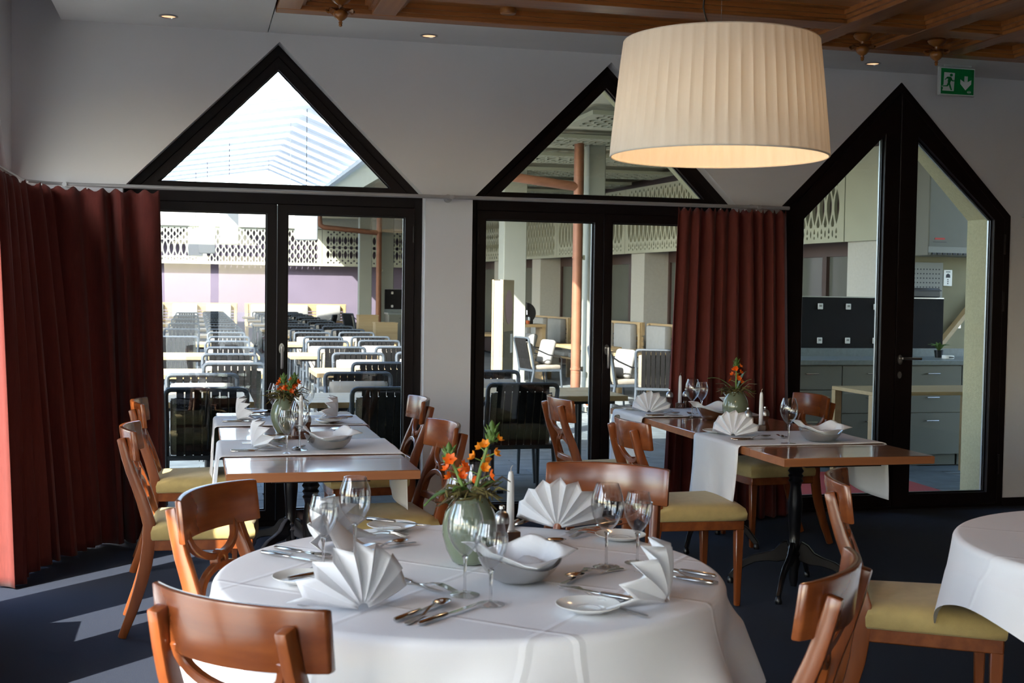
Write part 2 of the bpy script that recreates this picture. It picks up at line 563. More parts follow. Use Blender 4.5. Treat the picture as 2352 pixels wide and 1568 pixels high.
def window(name, xc, y, label):
    root = link(name, None); struct(root, label)
    H = house(xc)
    MB().ring(H, inset(H, [.035, .05, .05, .05, .05]), y, y + .075).build('frame', 'frame_dark', root, bevel=.003)
    MB().box(xc - .85, xc + .85, y, y + .075, 1.985, 2.055).build('transom', 'frame_dark', root, bevel=.003)
    tri = [(xc - .85 + .0, 2.056), (xc + .85, 2.056), (xc, 2.95 - .05 * 1.414)]
    tri = [(xc - .823, 2.056), (xc + .823, 2.056), (xc, 2.879)]
    ti = inset(tri, [.044, .055, .055])
    MB().ring(tri, ti, y - .012, y + .06).build('sash', 'frame_dark', root, bevel=.003)
    pane_poly(inset(ti, -.008), y + .028, root)
    MB().ring(ti, inset(ti, .007), y + .02, y + .027).build('glazing_bead', 'gasket', root)
    for s in (-1, 1):
        a, b_ = (xc - .85, xc - .002) if s < 0 else (xc + .002, xc + .85)
        out = [(a, .036), (b_, .036), (b_, 1.984), (a, 1.984)]
        inn = [(a + .06, .10), (b_ - .06, .10), (b_ - .06, 1.928), (a + .06, 1.928)]
        lf = MB().ring(out, inn, y - .014, y + .058).build('leaf', 'frame_dark', root, bevel=.003)
        pane_poly(inset(inn, -.008), y + .028, lf)
        MB().ring(inn, inset(inn, .008), y + .022, y + .027).build('glazing_bead', 'gasket', lf)
        MB().ring(inset(inn, .001), inset(inn, .005), y + .045, y + .056).build('spacer_bar', 'spacer', lf)
        if s > 0:
            lever(lf, xc + .03, y - .014, 1.10)
        for zz in (.35, 1.82):
            MB().tube([(xc + s * .842, y - .02, zz - .05), (xc + s * .842, y - .02, zz + .05)], .008, 8).build('hinge', 'frame_dark', lf)
    return root

window('window_1', XC[0], WY + .105, 'dark framed gabled glazed doors beside the red corner curtain')
window('window_2', XC[1], WY + .105, 'dark framed gabled glazed doors in the middle of the wall')
# the double door, flush with the wall
xc, hw = XC[2], .885
door = link('door_1', None); struct(door, 'dark gabled double door under green exit sign')
H = house(xc, hw)
MB().ring(H, inset(H, [.02, .05, .05, .05, .05]), WY - .008, WY + .085).build('frame', 'frame_dark', door, bevel=.003)
yd = WY + .0
for s in (-1, 1):
    if s < 0:
        out = [(xc - hw + .052, .024), (xc - .002, .024), (xc - .002, 2.05 + hw - .075), (xc - hw + .052, 2.05 + .052 - .075)]
        inn = [(3.965, .105), (4.56, .105), (4.56, 2.575), (3.965, 1.985)]
    else:
        out = [(xc + .002, .024), (xc + hw - .052, .024), (xc + hw - .052, 2.05 + .052 - .075), (xc + .002, 2.05 + hw - .075)]
        inn = [(4.81, .105), (5.425, .105), (5.425, 2.02), (4.81, 2.57)]
    lf = MB().ring(out, inn, WY - .016, WY + .062).build('leaf', 'frame_dark', door, bevel=.003)
    pane_poly(inset(inn, -.008), WY + .028, lf)
    MB().ring(inn, inset(inn, .009), WY + .018, WY + .027).build('glazing_bead', 'gasket', lf)
    MB().ring(inset(inn, .001), inset(inn, .007), WY + .045, WY + .06).build('spacer_bar', 'spacer', lf)
    if s > 0:
        lever(lf, xc + .035, WY - .016, 1.04, True)
        MB().prism([(xc + .035 + .014 * math.cos(a), .935 + .024 * math.sin(a)) for a in [2 * PI * k / 14 for k in range(14)]], WY - .024, WY - .016).build('lock_plate', 'brushed', lf)
        for zz in (1.85, 1.45, .3):
            MB().tube([(xc + hw - .05, WY - .02, zz - .07), (xc + hw - .05, WY - .02, zz + .07)], .009, 8).build('hinge', 'frame_dark', lf)
# left wall windows
for k, c in enumerate(LYC):
    root = link('window_%d' % (k + 3), None); struct(root, 'dark framed gabled window in the side wall')
    H = house(c)
    xx = LX - .13
    MB().ring(H, inset(H, [.09, .11, .13, .13, .11]), xx, xx + .07, 'yz').build('frame', 'frame_dark', root, smooth=False)
    MB().box(xx, xx + .07, c - .06, c + .06, .09, 1.95).build('mullion', 'frame_dark', root)
    MB().box(xx, xx + .07, c - .79, c + .79, 1.94, 2.11).build('transom', 'frame_dark', root)
    MB().prism(inset(H, .09), xx + .03, xx + .042, 'yz').build('pane', 'pane_glass', root, smooth=False)

for k, c in enumerate(FXC):
    root = link('window_%d' % (k + 8), None); struct(root, 'dark framed gabled window added behind the camera for fill light')
    H = house(c)
    MB().ring(H, inset(H, [.09, .11, .13, .13, .11]), -4.22, -4.15).build('frame', 'frame_dark', root, smooth=False)
    MB().box(c - .06, c + .06, -4.22, -4.15, .09, 1.95).build('mullion', 'frame_dark', root)
    MB().box(c - .79, c + .79, -4.22, -4.15, 1.94, 2.11).build('transom', 'frame_dark', root)
    MB().prism(inset(H, .09), -4.19, -4.178).build('pane', 'pane_glass', root, smooth=False)

# ------------------------------------------------------------------ wooden coffered ceiling
wc = link('ceiling_wood', None); struct(wc, 'reddish wooden coffered ceiling with turned pendants')
ZB = 3.0
ybeams = [(.43, .56), (.95, 1.085), (3.55, 3.69), (4.05, 4.185), (4.55, 4.68), (5.05, 5.18), (6.9, 7.05)]
for a, b_ in ybeams:
    MB().box(a, b_, -3.9, 7.028, ZB, ZB + .05).build('beam', 'ceiling_wood_y', wc, bevel=.004)
MB().box(.43, 8.0, 7.03, 7.139, ZB - .002, ZB + .06).build('beam', 'ceiling_wood', wc, bevel=.004)
bays = [(.56, .95), (1.085, 3.55), (3.69, 4.05), (4.185, 4.55), (4.68, 5.05), (5.18, 6.9), (7.05, 8.0)]
xb = [(6.44, 6.62), (5.3, 5.46), (3.6, 3.76), (1.6, 1.76), (-.4, -.24)]
for a, b_ in bays:
    for y0, y1 in xb:
        MB().box(a - .002, b_ + .002, y0, y1, ZB + .004, ZB + .05).build('cross_beam', 'ceiling_wood', wc, bevel=.004)
    rows = [(6.62, 7.03)] + [(xb[i + 1][1], xb[i][0]) for i in range(len(xb) - 1)]
    for j, (y0, y1) in enumerate(rows):
        # stepped moulding round the field
        o_ = [(a, y0), (b_, y0), (b_, y1), (a, y1)]
        MB().ring(o_, inset(o_, .022), ZB + .022, ZB + .06, 'xy').build('moulding', 'ceiling_wood', wc, smooth=False)
        i2 = inset(o_, .022)
        MB().ring(i2, inset(i2, .022), ZB + .042, ZB + .075, 'xy').build('moulding', 'ceiling_wood', wc, smooth=False)
        if j == 1 and b_ - a > 1:
            n = 9
            for k in range(n):
                ya = y0 + (y1 - y0) * k / n
                yb = y0 + (y1 - y0) * (k + 1) / n
                MB().box(a, b_, ya + .003, yb - .003, ZB + .066 + .004 * (k % 2), ZB + .085).build('plank', 'ceiling_wood', wc)
        else:
            MB().box(a, b_, y0, y1, ZB + .068, ZB + .085).build('field', 'ceiling_wood' if b_ - a > 1 else 'ceiling_wood_y', wc)
# turned pendants
def finial():
    root = thing('ceiling_pendant', 'x', 'pendant', (0, 0, 0), 0, 'turned wooden ceiling pendants')
    MB().lathe([(.0, .055), (.052, .055), (.055, .045), (.048, .032), (.030, .020), (.014, .010), (.010, -.008), (0, -.008)], 28).build('boss', 'turned_wood', root)
    lf = MB()
    n = 48
    def leafy(u, v):
        a = 2 * PI * u
        r = .016 + v * (.052 + .012 * abs(math.cos(4 * a)))
        return (r * math.cos(a), r * math.sin(a), -.010 - .012 * v * v + .006 * math.cos(8 * a) * v)
    lf.grid(leafy, 64, 5, True)
    def leafy2(u, v):
        p = leafy(u, v); return (p[0], p[1], p[2] - .005)
    lf.grid(lambda u, v: leafy2(1 - u, v), 64, 5, True)
    lf.build('rosette', 'turned_wood', root, merge=False)
    MB().lathe([(0, -.012), (.020, -.014), (.034, -.022), (.040, -.036), (.036, -.052), (.022, -.066), (.009, -.074), (.008, -.080), (.013, -.084), (.008, -.089), (.010, -.097), (.006, -.104), (0, -.106)], 28).build('bulb', 'turned_wood', root)
    return root
f0 = finial()
spots = [((.755, 6.83), 'turned wooden pendant hanging from the coffer nearest the white ceiling corner'),
         ((3.87, 6.83), 'turned wooden pendant in front of the ceiling spotlight beside the lampshade'),
         ((4.37, 6.83), 'turned wooden pendant hanging just above the green exit sign')]
for i, (p, lb) in enumerate(spots):
    if i == 0:
        f0.location = (*p, 2.985); f0['label'] = lb
    else:
        dup(f0, (*p, 2.985), .3 * i, lb)
o = thing('ceiling_sensor', 'small round wooden disc on the coffered ceiling panel', 'sensor', (1.69, 6.86, 3.05))
MB().lathe([(0, 0), (.045, 0), (.048, -.012), (.044, -.03), (.038, -.034), (0, -.034)], 28).build('disc', 'turned_wood', o)

# ------------------------------------------------------------------ recessed spotlights
emit('spot_warm', (1.0, .55, .30), .45)
def downlight(x, y, lb, i=[None]):
    if i[0] is None:
        r = thing('ceiling_spotlight', lb, 'spotlight', (x, y, 3.0), 0, 'recessed ceiling spotlights')
        MB().lathe([(.042, .0), (.052, .0), (.054, -.003), (.042, -.006), (.040, .0)], 28).build('trim_ring', 'brushed', r)
        MB().lathe([(0, -.0015), (.041, -.001)], 28).build('lens', 'spot_warm', r, smooth=False)
        i[0] = r
        return r
    return dup(i[0], (x, y, 3.0), 0, lb)
downlight(-.149, 7.43, 'recessed ceiling spotlight above the red corner curtain')
downlight(1.36, 7.50, 'recessed ceiling spotlight between the first and second gable')
downlight(4.31, 7.47, 'recessed ceiling spotlight left of the exit sign behind a pendant')

# ------------------------------------------------------------------ exit sign
ex = thing('exit_sign', 'green and white emergency exit sign with running figure and arrow', 'exit sign', (4.86, 7.36, 2.892))
MB().box(-.134, .134, -.012, .012, -.094, .096).build('housing', 'sign_border', ex, bevel=.004)
MB().box(-.128, .128, -.0145, -.012, -.088, .088).build('face_panel', 'sign_white', ex)
MB().box(-.122, .122, -.016, -.0145, -.083, .083).build('green_field', 'sign_green', ex)
MB().box(-.10, .10, -.02, .02, .096, .108).build('ceiling_mount', 'sign_border', ex)
def S(px, py): return ((px - 1598) / 373 * .244, -(py - 940) / 300 * .166)
wp = MB()
wp.prism([S(1445, 838), S(1565, 841), S(1556, 1055), S(1425, 1054), S(1436, 1020), S(1414, 1003), S(1440, 985)], -.0175, -.016)
wp.build('door_symbol', 'sign_white', ex, smooth=False)
fig = MB()
fig.prism([S(1524 + 17 * math.cos(a), 868 + 17 * math.sin(a)) for a in [2 * PI * k / 14 for k in range(14)]], -.019, -.0176)
for pl in ([(1478, 890), (1516, 888), (1532, 905), (1510, 965), (1488, 962), (1484, 935), (1492, 912), (1470, 912), (1456, 930), (1450, 922)],
           [(1524, 900), (1540, 930), (1562, 932), (1562, 940), (1534, 941), (1514, 915)],
           [(1490, 955), (1510, 958), (1522, 1000), (1536, 1044), (1522, 1048), (1505, 1008)],
           [(1488, 952), (1504, 975), (1484, 1004), (1428, 1006), (1418, 998), (1474, 990)]):
    fig.prism([S(*p) for p in pl], -.019, -.0176)
fig.build('figure_symbol', 'sign_green', ex, smooth=False)
MB().prism([S(*p) for p in [(1676, 872), (1713, 873), (1711, 940), (1754, 915), (1752, 965), (1690, 1037), (1630, 965), (1630, 912), (1675, 945)]], -.0178, -.016).build('arrow_symbol', 'sign_white', ex, smooth=False)
MB().ring([S(1732 + 22 * math.cos(a), 1058 + 15 * math.sin(a)) for a in [2 * PI * k / 18 for k in range(18)]],
          [S(1732 + 19 * math.cos(a), 1058 + 12 * math.sin(a)) for a in [2 * PI * k / 18 for k in range(18)]], -.0172, -.016).box(*[v for p in [(S(1716, 0)[0], S(1748, 0)[0])] for v in p], -.0172, -.016, S(0, 1062)[1], S(0, 1055)[1]).build('maker_mark', 'sign_white', ex, smooth=False)

# ------------------------------------------------------------------ curtain rod and curtains
rod = thing('curtain_rod', 'thin grey metal curtain rod running along the window wall', 'curtain rod', (0, 0, 0))
pts = [(-.93, -.5, 2.045), (-.93, 7.2, 2.045)] + [(-.68 - .25 * math.cos(a), 7.35 + .25 * math.sin(a), 2.045) for a in [PI / 2 * k / 6 for k in range(7)]] + [(3.80, 7.60, 2.045)]
MB().tube(pts, .0125, 10).build('rail', 'rod_metal', rod)
for bx in (-.72, 1.53, 3.58):
    MB().tube([(bx, 7.60, 2.045), (bx, WY, 2.045)], .009, 8).tube([(bx, WY - .012, 2.045), (bx, WY, 2.045)], .026, 18).tube([(bx, 7.575, 2.045), (bx, 7.60, 2.045)], .013, 12).build('bracket', 'rod_metal', rod)

def polyl(pts, t_):
    ds = [0]
    for i in range(1, len(pts)):
        ds.append(ds[-1] + (Vector(pts[i]) - Vector(pts[i - 1])).length)
    s_ = t_ * ds[-1]
    for i in range(1, len(pts)):
        if s_ <= ds[i] or i == len(pts) - 1:
            u = (s_ - ds[i - 1]) / max(1e-9, ds[i] - ds[i - 1])
            p = Vector(pts[i - 1]).lerp(Vector(pts[i]), u)
            d = (Vector(pts[i]) - Vector(pts[i - 1])).normalized()
            return p, Vector((-d.y, d.x))
def curtain(name, label, top, bot, nfold, z1, z0, seed, amp=.05):
    R = random.Random(seed)
    ph = [R.uniform(-1.3, 1.3) for _ in range(nfold + 2)]
    am = [R.uniform(.35, 1.35) for _ in range(nfold + 2)]
    root = thing(name, label, 'curtain')
    nu, nv = nfold * 14, 40
    def fn(u, v):
        p, n_ = polyl(top, u)
        q, n2 = polyl(bot, u)
        k = u * nfold
        i = int(k)
        f = k - i
        wob = am[i] * (1 - f) + am[i + 1] * f
        w_ = math.sin(2 * PI * k + ph[i] * (1 - f) + ph[i + 1] * f)
        w_ = math.copysign(abs(w_) ** .8, w_)
        a_ = amp * wob * (.42 + .75 * (v ** .7))
        pos = p.lerp(q, v ** .9)
        nn = n_.lerp(n2, v).normalized()
        tz = z1 + (z0 - z1) * v
        side = .018 * math.sin(4 * PI * k + seed) * v
        hem = .004 * math.sin(2.3 * PI * k) * v ** 8
        crown = -.012 * (1 - math.cos(2 * PI * k * 2)) * (1 - v) ** 30
        return (pos.x + nn.x * w_ * a_ + (-nn.y) * side, pos.y + nn.y * w_ * a_ + nn.x * side, tz + hem + crown)
    mb = MB(); mb.grid(fn, nu, nv)
    o = mb.build('cloth', 'curtain_red', root, merge=False)
    md = o.modifiers.new('thick', 'SOLIDIFY'); md.thickness = .004
    for i in range(nfold):
        p, n_ = polyl(top, (i + .5) / nfold)
        MB().box(p.x - .004, p.x + .004, p.y - .004, p.y + .004, z1 - .01, z1 - .001).build('glider', 'white_plastic', root)
    return root
curtain('curtain', 'dark red curtain gathered in the corner left of the first window',
        [(-.93, 6.35), (-.92, 7.1), (-.78, 7.5), (-.5, 7.60), (-.20, 7.60)],
        [(-.88, 6.40), (-.80, 6.95), (-.62, 7.33), (-.38, 7.47), (-.15, 7.45)], 11, 2.03, .008, 3, .07)
curtain('curtain', 'dark red curtain hanging between middle window and double door',
        [(3.02, 7.60), (3.4, 7.60), (3.78, 7.60)], [(2.93, 7.54), (3.35, 7.55), (3.84, 7.60)], 9, 2.03, .008, 11, .052)
curtain('curtain', 'unseen red curtain added at the side wall window to shape floor sun patches',
        [(-.93, 4.42), (-.93, 4.98)], [(-.93, 4.42), (-.93, 4.98)], 7, 2.03, .008, 5, .05)  # out of frame, added to shadow the floor between sun patches

# ------------------------------------------------------------------ pendant lamp
lp = thing('pendant_lamp', 'large cream pleated drum pendant lampshade glowing warm inside', 'lamp', (1.94, 4.48, 0))
def mk_shade():
    m, t, b = new_mat('shade_fabric')
    out = t.nodes['Material Output']
    n = noise(t, 40, mscale=(1, 1, .03))
    r = t.nodes.new('ShaderNodeValToRGB')
    r.color_ramp.elements[0].color = (.74, .71, .64, 1); r.color_ramp.elements[1].color = (.86, .84, .78, 1)
    t.links.new(n.outputs['Fac'], r.inputs[0])
    t.links.new(r.outputs[0], b.inputs['Base Color']); b.inputs['Roughness'].default_value = .9
    tr = t.nodes.new('ShaderNodeBsdfTranslucent'); t.links.new(r.outputs[0], tr.inputs[0])
    mx = t.nodes.new('ShaderNodeMixShader'); mx.inputs[0].default_value = .17
    t.links.new(b.outputs[0], mx.inputs[1]); t.links.new(tr.outputs[0], mx.inputs[2]); t.links.new(mx.outputs[0], out.inputs[0])
    MATS['shade_fabric'] = m
mk_shade()
NP = 56
def shade(u, v):
    a = 2 * PI * u
    k = (u * NP) % 1.0
    r = .367 + (.412 - .367) * v + (.006 * (abs(k - .5) * 2) ** 3 if 0 < v < 1 else .004)
    return (r * math.cos(a), r * math.sin(a), 2.432 + (2.0 - 2.432) * v)
o = MB().grid(shade, NP * 6, 6, True).build('shade', 'shade_fabric', lp, merge=False)
MB().tube([(.412 * math.cos(2 * PI * k / 72), .412 * math.sin(2 * PI * k / 72), 2.0) for k in range(72)], .004, 6, True).build('lower_rim', 'shade_fabric', lp)
MB().tube([(.367 * math.cos(2 * PI * k / 72), .367 * math.sin(2 * PI * k / 72), 2.432) for k in range(72)], .004, 6, True).build('upper_rim', 'shade_fabric', lp)
sp = MB()
for k in range(3):
    a = 2 * PI * k / 3
    sp.tube([(0, 0, 2.40), (.362 * math.cos(a), .362 * math.sin(a), 2.425)], .004, 6)
sp.tube([(0, 0, 2.30), (0, 0, 2.41)], .018, 12)
sp.build('spider', 'brushed', lp)
emit('bulb_glow', (1.0, .66, .36), 3)
MB().lathe([(0, 2.19), (.022, 2.20), (.032, 2.225), (.028, 2.26), (.014, 2.29), (.013, 2.30), (0, 2.30)], 20).build('light_bulb', 'bulb_glow', lp)
MB().tube([(0, 0, 2.40), (0, 0, 3.05)], .0012, 5).build('wire', 'steel', lp)
MB().tube([(-.02, 0, 2.40), (-.05, -.0, 2.47), (-.075, 0, 2.56), (-.06, 0, 2.70), (-.02, 0, 2.86), (0, 0, 3.05)], .0035, 7).build('cord', 'black_plastic', lp)
MB().lathe([(0, 3.0), (.05, 3.0), (.05, 3.05), (0, 3.05)], 20).build('ceiling_rose', 'turned_wood', lp)
pl = bpy.data.lights.new('lamp_bulb', 'POINT'); pl.energy = 2.4; pl.color = (1, .62, .32); pl.shadow_soft_size = .05
po = bpy.data.objects.new('lamp_bulb', pl); COL.objects.link(po); po.parent = lp; po.location = (0, 0, 2.15)
# ------------------------------------------------------------------ dining chairs
CREST = .872
def back_y(z):
    P = [(0, -.315), (.14, -.262), (.28, -.222), (.40, -.205), (.48, -.205), (.60, -.235), (.75, -.285), (.90, -.325)]
    for i in range(1, len(P)):
        if z <= P[i][0]:
            # smooth interpolation
            t_ = (z - P[i - 1][0]) / (P[i][0] - P[i - 1][0])
            return P[i - 1][1] + (P[i][1] - P[i - 1][1]) * t_
    return P[-1][1]
def make_chair(label):
    t = thing('dining_chair', label, 'chair', group='cherry wood dining chairs')
    # seat frame: trapezoid apron, bowed front
    def seat_out(d=0):
        f = [(-.235 + d, .225 - d), (-.12, .245 - d), (0, .25 - d), (.12, .245 - d), (.235 - d, .225 - d)]
        b_ = [(.205 - d, -.195 + d), (-.205 + d, -.195 + d)]
        return list(reversed(f + b_))
    so_, si_ = seat_out(.006), seat_out(.035)
    MB().ring(so_, si_, .365, .412, 'xy').build('seat_frame', 'crest_wood', t, bevel=.004)
    cu = MB()
    base = seat_out(0)
    lv = [(.003, .410), (-.002, .418), (-.004, .445), (.004, .468), (.022, .482), (.07, .489), (.14, .491)]
    loops = []
    def off(d):
        return [(x * (1 - d / .23), (y_ - .02) * (1 - d / .22) + .02) for x, y_ in base]
    # refine the outline so that the cushion is rounded
    def refine(lp, n=6):
        o_ = []
        for i in range(len(lp)):
            a, b_ = Vector(lp[i]), Vector(lp[(i + 1) % len(lp)])
            for k in range(n):
                o_.append(tuple(a.lerp(b_, k / n)))
        return o_
    vs, fs = [], []
    N = len(base) * 6
    for d, z in lv:
        vs += [(x, y_, z) for x, y_ in refine(off(d))]
    for j in range(len(lv) - 1):
        for i in range(N):
            i2 = (i + 1) % N
            fs.append((j * N + i, j * N + i2, (j + 1) * N + i2, (j + 1) * N + i))
    fs.append(tuple(range((len(lv) - 1) * N, len(lv) * N)))
    fs.append(tuple(reversed(range(N))))
    cu.add(vs, fs).build('seat_cushion', 'seat_fabric', t, angle=70)
    for s in (-1, 1):
        # front leg, square and tapered
        x, y_ = s * .205, .2
        MB().hexa([(x - .013, y_ - .013, 0), (x + .013, y_ - .013, 0), (x + .013, y_ + .013, 0), (x - .013, y_ + .013, 0),
                   (x - .021, y_ - .021, .40), (x + .021, y_ - .021, .40), (x + .021, y_ + .021, .40), (x - .021, y_ + .021, .40)]).build('front_leg', 'chair_wood', t, bevel=.004)
        # sabre rear leg running up into the back post
        zs = [0, .06, .12, .18, .24, .30, .36, .40, .44, .48, .53, .58, .64, .70, .76, .81, .838]
        pts, W, Hh = [], [], []
        for z in zs:
            xx = s * (.185 - .025 * max(0, (z - .45) / .4))
            yy = back_y(z) + (-.012 if z > .7 else -.012 * max(0, (z - .5) / .2))
            pts.append((xx, yy, z))
            W.append(.015)
            Hh.append(.017 + .010 * math.sin(min(1, z / .42) * PI / 2) if z < .45 else .027 - .010 * (z - .45) / .4)
        MB().sweep(pts, W, Hh, (0, 1, 0)).build('rear_leg', 'chair_wood', t, bevel=.0055, segs=2)
    # crest rail: curved board
    n = 22
    vs, fs = [], []
    for i in range(n + 1):
        u = -1 + 2 * i / n
        x = .222 * u
        bow = -.318 + .062 * u * u
        for dz, tilt in ((0, .012), (.126, -.012)):
            dy = -.5 * (dz - .06) * .25
            z = CREST - .126 + dz + (.004 * (1 - u * u) if dz else -.004 * (1 - u * u))
            vs += [(x, bow + dy + .011, z), (x, bow + dy - .011, z)]
    for i in range(n):
        a, b_ = i * 4, (i + 1) * 4
        fs += [(a, b_, b_ + 2, a + 2), (a + 1, a + 3, b_ + 3, b_ + 1), (a + 2, b_ + 2, b_ + 3, a + 3), (a, a + 1, b_ + 1, b_)]
    fs += [(0, 2, 3, 1), (n * 4, n * 4 + 1, n * 4 + 3, n * 4 + 2)]
    MB().add(vs, fs).build('crest_rail', 'crest_wood', t, bevel=.006, segs=2)
    # two arcs meeting at a ring
    def on_back(x, z): return (x, back_y(z) - .004, z)
    up = []
    for i in range(17):
        u = -1 + 2 * i / 16
        x = .135 * math.sin(u * PI / 2)
        z = .768 - .094 * math.cos(u * PI / 2) ** .8 if abs(u) < 1 else .768
        up.append(on_back(x, z))
    MB().sweep(up, .011, .011, (0, 1, 0)).build('splat_arc', 'chair_wood', t, bevel=.003)
    lo = []
    for i in range(17):
        u = -1 + 2 * i / 16
        x = .158 * math.sin(u * PI / 2)
        z = .528 + .120 * math.cos(u * PI / 2) ** .8 if abs(u) < 1 else .528
        lo.append(on_back(x, z))
    MB().sweep(lo, .011, .011, (0, 1, 0)).build('splat_arc', 'chair_wood', t, bevel=.003)
    yb = back_y(.661) - .004
    MB().ring([(.033 * math.cos(2 * PI * k / 20), .661 + .031 * math.sin(2 * PI * k / 20)) for k in range(20)],
              [(.013 * math.cos(2 * PI * k / 20), .661 + .014 * math.sin(2 * PI * k / 20)) for k in range(20)], yb - .014, yb + .014).build('splat_ring', 'chair_wood', t, bevel=.002)
    MB().sweep([(-.175, -.224, .525), (-.09, -.236, .527), (0, -.240, .527), (.09, -.236, .527), (.175, -.224, .525)], .012, .016, (0, 0, 1)).build('lower_rail', 'chair_wood', t, bevel=.003)
    return t
ch0 = make_chair('x')
def face(dx, dy): return math.atan2(dy, dx) - PI / 2
def chair(mx, my, dx, dy, label, first=[True], k=.30):
    """mx,my: middle of the crest rail; dx,dy: looking direction"""
    L_ = math.hypot(dx, dy)
    p = (mx + dx / L_ * k, my + dy / L_ * k, 0)
    if first[0]:
        first[0] = False
        ch0.location = p; ch0.rotation_euler = (0, 0, face(dx, dy)); ch0['label'] = label
        return ch0
    return dup(ch0, p, face(dx, dy), label)
chair(-.29, 6.86, 1, 0, 'wooden chair with sunlit mustard seat between red curtain and window table')
chair(-.275, 5.62, 1, 0, 'wooden chair side-on at the near end of the window table, by the curtain')
chair(.04, 3.85, .832, -.50, 'wooden chair with back arcs overlapping the window table, left of the round table')
chair(.062, 2.48, .68, .73, 'foreground wooden chair seen from behind at the front of the round table')
chair(1.42, 4.17, -.56, -.83, 'wooden chair whose crest shows above the white napkin fan across the round table')
chair(2.0, 6.86, 1, 0, 'wooden chair nearest the middle window, beside the brown table')
chair(2.0, 5.65, 1, .0, 'wooden chair with exposed mustard seat at the near side of the brown table')
chair(1.235, 6.88, -1, .0, 'wooden chair against the white pier at the far corner of the window table')
chair(1.13, 5.60, -1, -.1, 'wooden chair behind the orange flowers at the right side of the window table')
chair(3.66, 6.90, -1, -.0, 'wooden chair behind the wine glass in front of the double door')
chair(2.11, 3.81, .88, -.47, 'wooden chair with mustard seat tucked under the cropped white tablecloth', k=.29)
chair(1.417, 2.53, -.76, .65, 'wooden chair at the lower frame edge between the two round tables')

# ------------------------------------------------------------------ the two long tables
def pedestal(parent_thing, x, y):
    col = MB().lathe([(0, .015), (.016, .02), (.022, .05), (.024, .10), (.034, .15), (.030, .17), (.036, .185), (.028, .20), (.034, .215), (.026, .23), (.028, .30), (.036, .40), (.037, .44), (.026, .52),
                      (.030, .54), (.038, .55), (.030, .56), (.038, .575), (.030, .585), (.040, .60), (.030, .615), (.038, .64), (.030, .66), (.036, .70), (.05, .71), (.05, .72), (0, .72)], 20, (x, y, 0)).build('pedestal_column', 'iron', parent_thing)
    for k in range(4):
        a = PI / 4 + k * PI / 2 + .1
        pts, W, H_ = [], [], []
        for i, (r, z) in enumerate([(.02, .20), (.05, .19), (.09, .165), (.14, .155), (.20, .14), (.26, .105), (.30, .06), (.325, .03)]):
            pts.append((x + r * math.cos(a), y + r * math.sin(a), z))
            W.append(.013 - .0005 * i); H_.append([.05, .045, .032, .022, .02, .018, .016, .015][i])
        lg = MB().sweep(pts, W, H_, (0, 0, 1)).build('pedestal_foot', 'iron', parent_thing, bevel=.004)
        MB().lathe([(0, 0), (.016, 0), (.018, .012), (.014, .03), (.008, .036), (0, .036)], 12, (x + .322 * math.cos(a), y + .322 * math.sin(a), 0)).build('caster', 'iron', lg)
def long_table(x0, x1, y0, y1, label):
    t = thing('dining_table', label, 'table')
    h = .75
    leafs = [(y0, y0 + .36), (y0 + .362, y1 - .362), (y1 - .36, y1)]
    for a, b_ in leafs:
        tp = MB().box(x0, x1, a, b_, h - .038, h).build('table_leaf' if b_ - a < .5 else 'table_top', 'table_wood', t, bevel=.0025)
        MB().box(x0 - .002, x1 + .002, a + (0 if a > y0 + .01 else -.002), b_ + (0 if b_ < y1 - .01 else .002), h - .036, h - .003).build('edge_band', 'table_edge', tp)
    MB().box(x0 + .18, x1 - .18, y0 + .15, y1 - .15, h - .065, h - .039).build('under_frame', 'iron', t)
    for yy in (y0 + .62, y1 - .62):
        pedestal(t, (x0 + x1) / 2, yy)
    return t
long_table(.125, .885, 4.97, 7.375, 'long wooden table with sky-lit top by the first window')
long_table(2.542, 3.29, 5.07, 7.47, 'long reddish brown wooden table in front of the second curtain')

# runners laid across
def runner(x0, x1, y0, y1, dl, dr, label, seed, skew=0):
    R = random.Random(seed)
    h = .7505
    r_ = thing('table_runner', label, 'table runner', group='white cross runners')
    # cross-section path along x: left drop, top, right drop
    path = []
    rad = .018
    for k in range(12): path.append((x0 - rad - .004 - .012 * (1 - k / 12) * .5, h + .002 - rad - dl * (1 - k / 12)))
    for k in range(7):
        a = PI - PI / 2 * k / 6
        path.append((x0 + rad * math.cos(a) - .004 + (rad if k == 6 else 0) * 0, h + .002 - rad + rad * math.sin(a)))
    for k in range(1, 24): path.append((x0 + (x1 - x0) * k / 24, h + .002))
    for k in range(7):
        a = PI / 2 - PI / 2 * k / 6
        path.append((x1 + rad * math.cos(a) + .004, h + .002 - rad + rad * math.sin(a)))
    for k in range(1, 13): path.append((x1 + rad + .004, h + .002 - rad - dr * k / 12))
    n = len(path)
    p1, p2 = R.uniform(0, 6), R.uniform(0, 6)
    def fn(u, v):
        i = min(n - 1, int(round(u * (n - 1))))
        x, z = path[i]
        y = y0 + (y1 - y0) * v + skew * (x - x0)
        drop = max(0, h - .02 - z)
        side = -1 if x < (x0 + x1) / 2 else 1
        x += side * (.012 * math.sin(7 * v + p1) + .010) * (drop / max(dl, dr, .01)) * (drop > 0)
        y += .012 * math.sin(9 * drop + p2) * (drop > 0) + (v - .5) * -.03 * (drop / .3)
        z += -(.03 * math.sin(2.6 * v + p1) * drop / .3)
        if drop <= 0: z += .0025 * max(0, math.sin(5 * x + 9 * v + p2))
        return (x, y, z)
    o = MB().grid(fn, n - 1, 14).build('cloth', 'linen', r_, merge=False)
    md = o.modifiers.new('thick', 'SOLIDIFY'); md.thickness = .0018; md.offset = 1
    return r_
runner(.125, .885, 5.45, 6.02, .30, .22, 'white runner under the silver bowl, near end of the window table', 1)
